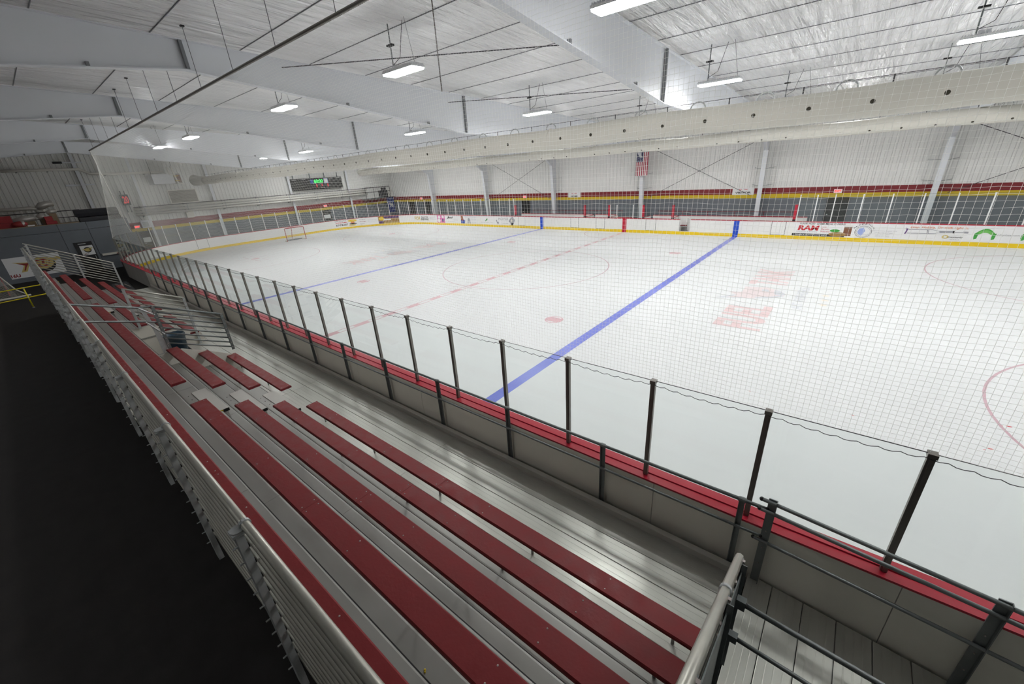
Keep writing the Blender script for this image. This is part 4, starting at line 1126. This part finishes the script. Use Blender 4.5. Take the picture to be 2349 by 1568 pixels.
def stars(k):
    for r in range(9):
        for c_ in range(6 if r % 2 == 0 else 5):
            x = fx0+.05+(c_+(0 if r % 2 == 0 else .5))*.085; z = fz1-.05-r*.072
            k.prism([(x+(.022 if q % 2 == 0 else .009)*math.sin(math.pi*q/5), wav(x, z)-.011, z+(.022 if q % 2 == 0 else .009)*math.cos(math.pi*q/5)) for q in range(10)], (0, -.002, 0))
part('stars', 'flag_white', cant, stars)
part('flag_pole', 'galv', o, lambda k: k.tube([(fx0-.05, fy, fz1+.02), (fx1+.05, fy, fz1+.02)], .012, 6))

# ------------------------------------------------------------------ things on the end wall
XW = XE + .12
def E(u, v, x=XW): return P(u, v, 0, x)
# scoreboard
a, c = E(663, 409.5), E(783, 429)
z0, z1, y0, y1 = 4.40, 5.62, 3.9, 9.85
o = thing('scoreboard', (XW+.1, (y0+y1)/2, z0), 'long black scoreboard with green clock digits on the end wall', 'scoreboard')
part('cabinet', 'black', o, lambda k: k.box((XW, y0, z0), (XW+.22, y1, z1)))
def sfn(yy, zz): return plane_fn((XW+.228, yy, zz), (0,1,0), (0,0,1))
text('60:00', 'led_green', o, sfn(6.45, 5.08), 1.05, .40, 'digits', .04)
for yy, t in ((6.6, '0'), (7.95, '0')): text(t, 'led_red', o, sfn(yy, 4.62), .16, .36, 'digits', .05)
text('0', 'led_red', o, sfn(7.25, 4.70), .14, .26, 'digits', .05)
for yy, t in ((6.25, 'HOME'), (7.05, 'PERIOD'), (7.6, 'VISITOR'), (7.15, 'SHOTS')): text(t, 'sign_white', o, sfn(yy, 4.99 if t != 'SHOTS' else 4.53), .45, .07, 'lettering', .02)
for yy, t in ((4.05, 'PLAYER'), (5.1, 'PENALTY'), (8.3, 'PLAYER'), (9.2, 'PENALTY')): text(t, 'sign_white', o, sfn(yy, 5.47), .42, .07, 'lettering', .02)
flat(rectp(0, 0, .35, .42), 'ink_blue', o, sfn(6.02, 5.05)); flat(rectp(0, 0, .5, .52), 'ink_lblue', o, sfn(7.62, 5.02)); flat(rectp(0.05, 0.05, .45, .47), 'sign_white', o, plane_fn((XW+.231, 7.62, 5.02), (0,1,0), (0,0,1)))
for yy in (4.3, 6.2, 7.9, 9.5): part('hanger', 'galv_dark', o, lambda k: k.box((XE-.02, yy-.02, z1), (XW+.06, yy+.02, z1+.5)))
# small clock
a = E(273, 447); c = E(300, 469); yc, zc_ = (a.y+c.y)/2, (a.z+c.z)/2
o = thing('wall_clock', (XW+.2, yc, zc_-.4), 'small red digit game clock on the end wall near the net edge', 'clock')
hw = abs(c.y-a.y)/2; hh = .42
part('cabinet', 'black', o, lambda k: k.box((XW+.1, yc-hw, zc_-hh), (XW+.3, yc+hw, zc_+hh)))
text('20', 'led_red', o, plane_fn((XW+.308, yc-hw*.75, zc_-hh*.7), (0,1,0), (0,0,1)), hw*1.5, hh*1.4, 'digits', .03)
for q in (-.5, .5): part('bracket', 'galv_dark', o, lambda k: k.box((XW, yc+q*hw-.03, zc_-hh-.6), (XW+.1, yc+q*hw+.03, zc_+hh+.3)))
# louvre vent
a = E(384, 436); c = E(448, 462)
o = thing('wall_louvre', (XW, (a.y+c.y)/2, c.z), 'square louvred vent with white frame on the end wall', 'vent')
y0, y1, z0, z1 = a.y, E(452, 450).y, E(398, 465).z, E(384, 438).z
part('backing', 'vent', o, lambda k: k.box((XW-.03, y0, z0), (XW, y1, z1)))
part('frame', 'pipe_white', o, lambda k: (k.box((XW, y0-.08, z0-.08), (XW+.05, y0, z1+.08)), k.box((XW, y1, z0-.08), (XW+.05, y1+.08, z1+.08)), k.box((XW, y0, z1), (XW+.05, y1, z1+.08)), k.box((XW, y0, z0-.08), (XW+.05, y1, z0))))
nl = 12
for i in range(nl):
    zz = z0+(z1-z0)*(i+.5)/nl
    part('slat', 'vent', o, lambda k: k.hexa([(XW, y0, zz-.02), (XW+.05, y0, zz-.05), (XW+.05, y1, zz-.05), (XW, y1, zz-.02), (XW, y0, zz-.005), (XW+.05, y0, zz-.035), (XW+.05, y1, zz-.035), (XW, y1, zz-.005)]))
# air handling unit
o = thing('air_unit', (XE+1.4, -5.6, 5.4), 'white air handling unit with pipes feeding the holed fabric duct', 'air unit')
yA, yB = E(346, 400, XE+2.2).y, E(412, 400, XE+2.2).y
zA, zB = E(350, 423, XE+2.2).z, E(346, 400, XE+2.2).z
part('cabinet', 'housing', o, lambda k: k.box((XE+.5, yA, zA), (XE+2.2, yB-.5, zB)))
part('coil_section', 'vent', o, lambda k: k.box((XE+.6, yB-.5, zA), (XE+2.2, yB, zB)))
part('coil_face', 'ink_brown', o, lambda k: k.box((XE+2.2, yB-.35, zA+.1), (XE+2.23, yB-.02, zB-.1)))
part('duct_collar', 'duct', o, lambda k: k.tube([(XE+2.2, -5.3, 5.95), (XE+3.0, -5.1, 5.88), (XE+3.98, -5.0, 5.87)], [.45, .36, .31], 16), True)
part('white_pipe', 'pipe_white', o, lambda k: k.tube([(XE+2.3, yB-.75, zB+.55), (XE+2.3, yB-.72, zB-.05), (XE+2.3, yB-.35, zB-.1)], .07, 8), True)
part('white_pipe', 'pipe_white', o, lambda k: k.tube([(XE+2.35, yB-.5, zB+.6), (XE+2.35, yB-.35, zA+.0), (XE+2.35, yB+.05, zA-.1)], .07, 8), True)
for q in (.25, .75): part('pipe_band', 'kick_yellow', o, lambda k: k.box((XE+2.26, yB-.5, zA+(zB-zA)*q-.02), (XE+2.44, yB-.2, zA+(zB-zA)*q+.02)))
for q in (yA+.2, yB-.2):
    part('hanger_rod', 'wire', o, lambda k: k.tube([(XE+1.3, q, zB), (XE+1.3, q, zc(q))], .015, 4))
# white wall pipe
o = thing('wall_pipe', (XE+.45, -12, 6.4), 'thick white pipe running level across the upper end wall', 'pipe')
pts = [E(u, v, XE+.45) for u, v in ((0, 393), (100, 390), (180, 388), (205, 398), (260, 399), (375, 394))]
part('pipe_run', 'pipe_white', o, lambda k: k.tube(pts, .10, 10), True)
for u, v in ((35, 392), (107, 390), (240, 399), (330, 396)):
    q = E(u, v, XE+.45); part('clamp', 'galv_dark', o, lambda k: k.box((XE+.04, q.y-.04, q.z-.13), (XE+.56, q.y+.04, q.z-.10)))
# bundle of insulated refrigeration pipes
yA, yB = -9.9, E(842, 440, XE+.5).y
for dz, lab in ((0, 'uppermost'), (-.23, 'middle'), (-.46, 'lowest')):
    def zl(u, v): return E(u, v, XE+.5).z
    o = thing('insulated_pipe', (XE+.5, yA, 3.9+dz), 'white insulated pipe on the end wall above the red stripe, %s of three' % lab, 'pipe')
    part('pipe_run', 'insul_pipe', o, lambda k: k.tube([(XE+.5, yA, 3.92+dz), (XE+.5, yB, 3.92+dz)], .09, 8), True)
    for i in range(8):
        yy = yA+.7+(yB-yA-1)*i/7; part('clamp', 'galv', o, lambda k: k.tube([(XE+.5, yy-.03, 3.92+dz), (XE+.5, yy+.03, 3.92+dz)], .10, 8))
o = thing('pipe_rack', (XE+.4, 0, 4.1), 'dark steel tray rail above the white pipes on the end wall', 'rack')
part('top_rail', 'black_pipe', o, lambda k: k.tube([(XE+.55, yA, 4.09), (XE+.55, yB+3.3, 4.09)], .035, 6))
for i in range(9):
    yy = yA+.5+(yB-yA+2.4)*i/8; part('bracket', 'galv_dark', o, lambda k: (k.box((XE+.05, yy-.03, 3.25), (XE+.11, yy+.03, 4.15)), k.box((XE+.05, yy-.03, 3.30), (XE+.62, yy+.03, 3.34))))
# mezzanine railing and gear in the far corner
o = thing('platform_railing', (XE+1.4, 12.8, 2.9), 'black railing of a platform above the red stripe in the hall corner', 'railing')
ya, yb = E(838, 440, XE+.9).y, E(893, 430, XE+.9).y
for z in (4.15, 3.6): part('rail', 'black_pipe', o, lambda k: k.tube([(XE+.9, ya, z), (XE+.9, yb, z)], .03, 6))
for i in range(4): 
    yy = ya+(yb-ya)*i/3; part('post', 'black_pipe', o, lambda k: k.tube([(XE+.9, yy, 2.86), (XE+.9, yy, 4.15)], .03, 6))
part('deck', 'galv_dark', o, lambda k: k.box((XE+.1, ya-.2, 2.80), (XE+1.0, 16.6, 2.86)))
o = thing('stored_equipment', (XE+.7, 15.0, 2.86), 'dark machine stored on the corner platform', 'machine')
part('body', 'tarp', o, lambda k: (k.box((XE+.3, 14.6, 2.86), (XE+.9, 15.6, 3.7)), k.box((XE+.35, 15.0, 3.7), (XE+.8, 15.5, 4.0)))); part('leg', 'black', o, lambda k: k.tube([(XE+.9, 15.9, 2.86), (XE+.8, 15.8, 3.4)], .03, 5))
# hanging jersey banner
o = thing('jersey_banner', (XE+.35, E(903, 470, XE+.35).y, .9), 'blue hanging banner with a white number 96 in the hall corner', 'banner')
yc = E(897, 470, XE+.35).y
part('cloth', 'banner_blue', o, lambda k: k.prism([(XE+.35, yc-.55, 2.75), (XE+.35, yc+.55, 2.75), (XE+.35, yc+.62, .9), (XE+.35, yc-.45, .9)], (.02, 0, 0)))
text('96', 'sign_white', o, plane_fn((XE+.378, yc-.25, 1.55), (0,1,0), (0,0,1)), .6, .55, 'number', .02); text('TH', 'ink_lblue', o, plane_fn((XE+.378, yc-.2, 2.45), (0,1,0), (0,0,1)), .4, .18, 'lettering', .02)
flat(rectp(-.5, 0, .55, .12), 'ink_lblue', o, plane_fn((XE+.377, yc, 2.15), (0,1,0), (0,0,1)))
# end wall doors, signs, boxes
def edoor(name, u0, u1, v, label, poster):
    a, c = E(u0, v, XE+.07).y, E(u1, v, XE+.07).y
    o = struct(name, (XE+.07, (a+c)/2, -.03), label)
    part('leaf', 'black_pipe', o, lambda k: k.box((XE+.062, a, -.02), (XE+.11, c, 2.08)))
    if poster:
        zz = 1.35; part('notice', 'sign_white', o, lambda k: k.box((XE+.11, a+.1*(c-a), zz-.2), (XE+.118, a+.85*(c-a), zz+.2)))
    part('handle', 'galv', o, lambda k: k.box((XE+.11, a+.1, 1.0), (XE+.16, a+.2, 1.06)))
edoor('door_5', 742, 762, 500, 'dark door with a white notice in the end wall under the scoreboard', True)
edoor('door_6', 322, 352, 540, 'grey door with a white notice in the end wall behind the corner glass', True)
a = E(315, 520, XE+.15); exit_sign((XE+.16, a.y, 2.38), (0,1,0), 1, 'lit EXIT sign on the end wall beside the corner glass')
a = E(747, 474, XE+.15); exit_sign((XE+.16, a.y, 2.42), (0,1,0), 1, 'lit EXIT sign on the end wall under the scoreboard')
a, c = E(330, 505, XE+.15), E(345, 515, XE+.15)
o = thing('electrical_box', (XE+.2, a.y, 2.3), 'grey electrical box on the red stripe of the end wall', 'electrical box')
part('box', 'steel_white', o, lambda k: k.box((XE+.09, a.y-.3, 2.35), (XE+.35, a.y+.3, 3.0))); part('conduit', 'galv', o, lambda k: k.tube([(XE+.15, a.y-.1, 3.0), (XE+.15, a.y-.3, 3.6)], .03, 6)); part('cover', 'galv', o, lambda k: k.box((XE+.35, a.y-.2, 2.45), (XE+.37, a.y+.2, 2.85)))
a = E(436, 492, XE+.15)
o = thing('wall_box', (XE+.2, a.y, a.z-.25), 'beige control box with a cable on the end wall under the pipes', 'electrical box')
part('box', 'foam_white', o, lambda k: k.box((XE+.05, a.y-.28, a.z-.25), (XE+.3, a.y+.28, a.z+.3))); part('cable', 'wire', o, lambda k: k.tube([(XE+.1, a.y-.25, a.z-.2), (XE+.1, a.y-.9, a.z-.5), (XE+.1, a.y-1.6, a.z-.6)], .015, 4))

# ------------------------------------------------------------------ goal on the ice
def goal(cx, cy, ang, label, red=True):
    o = thing('hockey_goal', (cx, cy, 0), label, 'goal')
    Rm = Matrix.Rotation(ang, 4, 'Z'); T = Matrix.Translation((cx, cy, 0)) @ Rm
    w2, h, dp = .915, 1.22, 1.0
    def tp(*p): return T @ Vector(p)
    fm = 'goal_red' if red else 'netting_white'
    part('front_frame', fm, o, lambda k: k.tube([tp(0, -w2, 0), tp(0, -w2, h-.05), tp(0, -w2+.05, h), tp(0, w2-.05, h), tp(0, w2, h-.05), tp(0, w2, 0)], .032, 8), True)
    part('centre_post', fm, o, lambda k: k.tube([tp(-.55, 0, h), tp(-dp, 0, .1)], .022, 6))
    part('top_frame', fm, o, lambda k: k.tube([tp(0, -w2+.05, h), tp(-.45, -.6, h), tp(-.55, 0, h), tp(-.45, .6, h), tp(0, w2-.05, h)], .018, 6))
    base = [tp(0, -w2, .05)] + [tp(-dp*math.sin(math.pi*t/8)-.0, -w2*math.cos(math.pi*t/8)*1.08, .05) for t in range(1, 8)] + [tp(0, w2, .05)]
    part('base_skirt', 'foam_white' if red else 'netting_white', o, lambda k: k.tube(base, .055, 6))
    if red: part('front_bar_pad', 'galv_dark', o, lambda k: k.bar(tp(-dp*.6, -w2*.9, .05), tp(-dp*.6, w2*.9, .05), .12, .1))
    def nt(k):
        top = [tp(0, -w2+.05, h), tp(-.3, -.72, h), tp(-.5, -.35, h), tp(-.55, 0, h), tp(-.5, .35, h), tp(-.3, .72, h), tp(0, w2-.05, h)]
        bot = [base[0], base[2], base[3], base[4], base[5], base[6], base[8]]
        def lp(L, f):
            f *= len(L)-1; i = min(int(f), len(L)-2); return L[i].lerp(L[i+1], f-i)
        for i in range(45):
            k.tube([lp(top, i/44), lp(bot, i/44)], .003, 3, False)
        for j in range(1, 22):
            f = j/22; k.tube([lp(top, i/16).lerp(lp(bot, i/16), f) for i in range(17)], .003, 3, False)
        for j in range(1, 14):
            y = -w2+.1 + (2*w2-.2)*j/14
            k.tube([tp(0, y, h), tp(-.55*math.cos(y*1.35), y*.9, h)], .003, 3, False)
    q = part('net', 'netting_white', o, nt); q['kind'] = 'stuff'
    return o
goal(-28.45, .28, 0, 'red framed hockey goal with white net standing on the ice')

# ------------------------------------------------------------------ locker room block and gear behind the bleachers
XB = -30.0
LB = thing('locker_building', (XB, -17, -.03), 'dark grey flat roofed locker room block beside the rink corner', 'building')
yj = [-29.9, -24.0, P(151, 560, 0, XB).y, P(205, 530, 0, XB).y, -11.25]
ztop = [3.40, 3.40, 3.42, 3.52, 3.52]
for a, c in zip(yj, yj[1:]):
    part('wall_panel', 'wall_grey', LB, lambda k: k.box((XB-.12, a+.012, -.03), (XB, c-.012, 2.98)))
    part('parapet_panel', 'wall_grey', LB, lambda k: k.box((XB-.12, a+.012, 3.0), (XB+.012, c-.012, 3.48)))
part('end_wall', 'wall_grey', LB, lambda k: k.box((XE+.4, -11.37, -.03), (XB-.125, -11.25, 3.48)))
part('roof', 'wood', LB, lambda k: k.box((XE+.4, -29.9, 3.30), (XB-.12, -11.37, 3.42)))
part('roof_edge', 'wood', LB, lambda k: k.box((XB-.38, -29.9, 3.485), (XB+.02, yj[3]-.3, 3.52)))
dy0, dy1 = P(167, 557, 0, XB).y, P(209, 553, 0, XB).y
dz = 2.13
d_ = part('door', 'black', LB, lambda k: k.box((XB, dy0, -.02), (XB+.05, dy1, dz)))
part('door_poster', 'sign_white', d_, lambda k: k.box((XB+.05, dy0+.22, 1.18), (XB+.058, dy1-.05, 1.86)))
part('closer', 'galv', d_, lambda k: k.box((XB+.05, dy0+.2, 1.98), (XB+.09, dy0+.62, 2.03)))
part('handle', 'galv', d_, lambda k: k.tube([(XB+.09, dy1-.12, .85), (XB+.09, dy1-.12, 1.1)], .02, 6))
yc = (dy0+dy1)/2+.1
flat(ell(yc, 1.55, .20, .20), 'ink', LB, lambda x, z: (XB+.062, x, z)); flat(ell(yc, 1.55, .16, .12), 'ink_gold', LB, lambda x, z: (XB+.064, x, z)); flat([(yc-.32, 1.58), (yc-.1, 1.52), (yc-.15, 1.65)], 'ink_gold', LB, lambda x, z: (XB+.064, x, z)); flat([(yc+.32, 1.68), (yc+.1, 1.52), (yc+.1, 1.68)], 'ink_gold', LB, lambda x, z: (XB+.064, x, z))
text('16U', 'ink_brown', LB, plane_fn((XB+.062, dy0+.27, 1.22), (0,1,0), (0,0,1)), .25, .09, 'lettering', .03)
# big 16U banner
by0, by1 = P(3, 597, 0, XB+.03).y, P(163, 640, 0, XB+.03).y
bz0, bz1 = P(60, 642, 0, XB+.03).z, P(70, 587, 0, XB+.03).z
bn = thing('team_banner', (XB+.02, (by0+by1)/2, bz0), 'white team banner with a dark round emblem reading 16U on the grey block', 'banner')
part('sheet', 'sign_white', bn, lambda k: k.box((XB+.012, by0, .28), (XB+.022, by1+.0, 1.66)))
fb = lambda x, z: (XB+.027, x, z)
def pb(u, v): q = P(u, v, 0, XB+.027); return (q.y, q.z)
flat([pb(u, v) for u, v in ((25, 603), (58, 602), (72, 600), (66, 612), (64, 622), (50, 625), (55, 610), (48, 606))], 'ink_gold', bn, fb); flat([pb(u, v) for u, v in ((36, 604.5), (58, 604), (66, 603), (61, 613), (60, 620), (56, 621), (58, 609))], 'ink_maroon', bn, lambda x, z: (XB+.029, x, z))
ce = pb(99, 606); flat(ell(ce[0], ce[1], .62, .52), 'ink', bn, fb)
flat(ell(ce[0], ce[1]+.1, .55, .40), 'ink_gold', bn, lambda x, z: (XB+.029, x, z)); flat(ell(ce[0], ce[1]+.12, .44, .26), 'ink_maroon', bn, lambda x, z: (XB+.031, x, z))
text('FUEL', 'ink_gold', bn, plane_fn((XB+.033, ce[0]-.35, ce[1]-.08), (0,1,.05), (0,0,1)), 1.0, .34, 'lettering', .05, .2)
flat([(ce[0]+.3, ce[1]+.1), (ce[0]+.95, ce[1]+.22), (ce[0]+.95, ce[1]+.42), (ce[0]+.3, ce[1]+.38)], 'ink_gold', bn, lambda x, z: (XB+.030, x, z))
flat([(ce[0]-.2, ce[1]-.25), (ce[0]+.1, ce[1]-.12), (ce[0]+.35, ce[1]-.28), (ce[0]+.05, ce[1]-.2)], 'ink_gold', bn, lambda x, z: (XB+.033, x, z))
q0, q1 = pb(29, 641), pb(51, 637)
text('16U', 'ink_maroon', bn, plane_fn((XB+.03, q0[0], .36), (0,1,0), (0,0,1)), q1[0]-q0[0], .22, 'lettering', .04)
# notice rail right of the door
o = thing('stick_rack', (XB+.1, -13.1, .95), 'pale horizontal ledge with red marks on the grey block beside the door', 'rack')
part('ledge', 'foam_white', o, lambda k: k.box((XB+.002, -13.5, 1.0), (XB+.25, -11.9, 1.14))); part('red_mark', 'ink_maroon', o, lambda k: k.box((XB+.25, -12.7, 1.02), (XB+.258, -12.2, 1.08)))
# roof storage
RZ = 3.425
def roofp(u, v, x=XB-.6): return P(u, v, 0, x)
o = thing('tarp_roll', (XB-1.0, -13.2, RZ), 'long black tarpaulin bundle lying on the grey block roof', 'tarpaulin')
y0, y1 = roofp(172, 490, XB-.4).y, -11.5
part('upper_roll', 'tarp', o, lambda k: k.prism([(XB-1.4, y0, RZ+.42), (XB-.5, y0, RZ+.40), (XB-.35, y0, RZ+.62), (XB-.6, y0, RZ+.86), (XB-1.2, y0, RZ+.9)], (0, y1-y0, 0))); part('lower_roll', 'tarp', o, lambda k: k.prism([(XB-1.3, y0+.1, RZ), (XB-.3, y0+.1, RZ), (XB-.25, y0+.1, RZ+.35), (XB-1.2, y0+.1, RZ+.4)], (0, y1-y0-.1, 0)))
def matpile(name, u0, u1, h, m_, label, x=XB-.42):
    ya, yb = roofp(u0, 520, x).y, roofp(u1, 520, x).y
    o = thing(name, (x, (ya+yb)/2, RZ), label, 'mat')
    part('lower_mat', m_, o, lambda k: k.box((x-.62, ya, RZ), (x, yb, RZ+h*.5-.01))); part('upper_mat', m_, o, lambda k: k.box((x-.6, ya+.02, RZ+h*.5), (x-.02, yb-.25*(yb-ya), RZ+h)))
matpile('gym_mat', -40, 60, .85, 'mat_red', 'stack of red pads on the roof of the grey block'); matpile('gym_mat', 111, 137, .62, 'mat_red', 'small red pad pair on the roof beside the tarpaulin')
# wrapped white bundles
for u0, u1, zz, r, lab in ((28, 84, .55, .22, 'long white plastic wrapped roll on the block roof behind red pads'), (90, 108, .62, .25, 'short white plastic wrapped bundle on the block roof'), (114, 140, .92, .16, 'white wrapped bundle on top of the small red pads')):
    ya, yb = roofp(u0, 505, XB-1.4).y, roofp(u1, 505, XB-1.4).y
    o = thing('wrapped_roll', (XB-1.4, (ya+yb)/2, RZ), lab, 'roll')
    part('roll', 'foil', o, lambda k: k.tube([(XB-1.4, ya, RZ+zz-.1), (XB-1.4, (ya+yb)/2, RZ+zz), (XB-1.4, yb, RZ+zz+.02)], [r*.8, r, r*.75], 10), True)
    part('cradle', 'wood', o, lambda k: k.box((XB-1.6, ya+.1, RZ), (XB-1.2, yb-.1, RZ+zz-r*.8)))
o = thing('gear_bag', (XB-.2, roofp(52, 525).y, 3.525), 'maroon and white equipment bag on the block roof edge', 'bag')
gy = roofp(52, 525, XB-.3).y
part('body', 'ink_maroon', o, lambda k: k.sphere((XB-.15, gy, 3.525+.19), .19, 10, 6, (1, 2.0, 1)), True); part('stripe', 'foil', o, lambda k: k.sphere((XB-.13, gy+.12, 3.525+.20), .16, 10, 6, (1, 1.1, 1.1)), True); part('strap', 'sign_white', o, lambda k: k.box((XB-.2, gy+.3, 3.53), (XB-.05, gy+.62, 3.61)))
o = thing('roof_railing', (XB-1.9, -16.5, RZ), 'thin black railing on the roof of the grey block', 'railing')
ya, yb = -24., roofp(182, 482, XB-1.9).y
zr_ = roofp(100, 487, XB-1.9).z
part('rail', 'black_pipe', o, lambda k: k.tube([(XB-1.9, ya, zr_), (XB-1.9, yb, zr_), (XB-1.9, yb+.08, zr_-.35)], .03, 6))
part('mid_rail', 'black_pipe', o, lambda k: k.tube([(XB-1.9, ya, zr_-.45), (XB-1.9, yb+.05, zr_-.45)], .025, 6))
for i in range(6): part('post', 'black_pipe', o, lambda k: k.tube([(XB-1.9, ya+(yb-ya)*i/5, RZ), (XB-1.9, ya+(yb-ya)*i/5, zr_)], .03, 6))
o = thing('foil_duct', (XB-2.8, -17, RZ), 'silvery flexible duct with a branch on the block roof', 'air duct')
dp_ = [P(u, v, 0, XB-2.8) for u, v in ((-30, 484), (30, 481), (70, 478), (88, 480))]
part('main_hose', 'foil', o, lambda k: k.tube(dp_, .13, 10), True)
part('branch_hose', 'foil', o, lambda k: k.tube([P(u, v, 0, XB-2.8) for u, v in ((85, 479), (95, 472), (105, 468), (121, 466))], [.16, .26, .22, .2], 10), True)
part('drop_hose', 'foil', o, lambda k: k.tube([P(86, 481, 0, XB-2.8), P(90, 488, 0, XB-2.8), Vector((XB-2.8, P(90, 490, 0, XB-2.8).y, RZ))], .15, 8), True)
# wall lamps / brackets on upper end wall
for u, v, m_, lab in ((135, 373, 'black', 'small black floodlight on a bracket high on the end wall'), (165, 425, 'steel_white', 'pale pipe bracket on the end wall over the block roof')):
    q = P(u, v, 0, XE+.5); o = thing('wall_bracket', (XE+.5, q.y, q.z), lab, 'bracket')
    part('arm', 'steel_white', o, lambda k: k.box((XE+.4, q.y, q.z-.04), (XE+.5, q.y+1.3, q.z+.04))); part('head', m_, o, lambda k: k.box((XE+.35, q.y-.35, q.z-.07), (XE+.65, q.y+.15, q.z+.07)))
# spare goal lying against the block and yellow guard rail
def spare_goal():
    a = P(86, 676, 2, -.02)
    o = thing('practice_goal', (-24.0, -19.0, -.03), 'old hockey goal with a cream net standing on the rubber floor', 'goal')
    x0 = -23.6; yR = -17.75; yL = -20.2; h = 1.25
    part('net_frame', 'netting_white', o, lambda k: (k.tube([(x0, yR-.25, .03), (x0-.1, yR-.55, .35), (x0-.2, yR-.9, h), (x0-.2, yL, h)], .035, 6), k.tube([(x0+.5, yR-.1, 0.03), (x0+.62, yR-.6, .02), (x0+.62, yL, .02)], .055, 6)))
    part('crossbar', 'goal_red', o, lambda k: k.tube([(x0-.8, yR-.9, -.0), (x0-.8, yR-.9, h), (x0-.8, yL, h)], .03, 6))
    def nt(k):
        for i in range(40):
            y = yR-.6-(yR-.6-yL)*i/39; f = min(1, i/8); k.tube([(x0-.2, y-.25*(1-f), h*(.55+.45*f)), (x0+.6, y, .03)], .0045, 3, False)
        for j in range(26):
            f = j/25; k.tube([(x0-.2+.8*f, yR-.85+.5*f, h*(1-f)+.03*f), (x0-.2+.8*f, yL, h*(1-f)+.03*f)], .0045, 3, False)
        for j in range(22):
            f = j/21; k.tube([(x0-.8, yR-.9, h*f), (x0-.2+.7*(1-f), yR-.9+.45*(1-f), h*f)], .0045, 3, False)
        for j in range(20):
            y = yR-.9-(yR-.9-yL)*j/19; k.tube([(x0-.2, y, h), (x0-.8, y, h)], .0045, 3, False)
    q = part('net', 'netting_white', o, nt); q['kind'] = 'stuff'
spare_goal()
ft = P(78, 705, 2, -.03)
o = thing('yellow_railing', ft, 'yellow tube guard rail on the rubber floor behind the bleacher', 'railing')
tp_ = P(54, 661, 0, ft.x)
top0, top1 = P(0, 669.5, 0, ft.x), P(92, 653, 0, ft.x); bo0, bo1 = P(0, 695, 0, ft.x), P(104, 674, 0, ft.x)
part('top_rail', 'yellow_rail', o, lambda k: k.tube([top0+(top0-top1)*1.2, top1, top1+(top1-top0)*.5], .028, 8), True); part('mid_rail', 'yellow_rail', o, lambda k: k.tube([bo0+(bo0-bo1)*1.2, bo1, bo1+(bo1-bo0)*.4], .028, 8), True)
part('post', 'yellow_rail', o, lambda k: k.tube([(ft.x, ft.y, .0), (ft.x, ft.y, tp_.z)], .028, 8), True)
part('joint', 'galv', o, lambda k: k.sphere((ft.x, ft.y, tp_.z), .042)); part('joint', 'galv', o, lambda k: k.sphere((ft.x, ft.y, (bo0.z+bo1.z)/2), .042)); part('foot', 'galv', o, lambda k: k.disc((ft.x, ft.y, -.03), (0,0,1), .05, .03))
part('post', 'yellow_rail', o, lambda k: k.tube([(ft.x, ft.y-2.2, -.03), (ft.x, ft.y-2.2, tp_.z)], .028, 8), True)
# clutter in the dark gap beyond the bleacher end
o = thing('floor_mat', (-18.6, -14.2, -.03), 'dark dirty floor mat heaped in the gap at the rink corner', 'mat')
part('fold', 'tarp', o, lambda k: (k.hexa([(-21.5, -14.6, -.03), (-17.2, -14.9, -.03), (-17.0, -14.0, -.03), (-21.5, -13.7, -.03), (-21.4, -14.5, .05), (-17.3, -14.8, .02), (-17.1, -14.1, .03), (-21.4, -13.8, .06)])))
part('crumple', 'vent', o, lambda k: (k.tube([(-20.8, -14.4, .06), (-19.4, -14.25, .07), (-18.2, -14.5, .05)], .035, 6), k.tube([(-20.2, -14.05, .07), (-18.9, -14.0, .06)], .03, 6)))
# litter on the bleacher
c = P(975, 1537, 2, zp(4)); o = thing('popcorn_litter', c, 'tiny yellow crumb on the top foot plank', 'litter'); part('crumb', 'kick_yellow', o, lambda k: (k.sphere((c.x, c.y, zp(4)+.008), .010, 6, 4), k.sphere((c.x+.012, c.y-.01, zp(4)+.006), .008, 6, 4)))
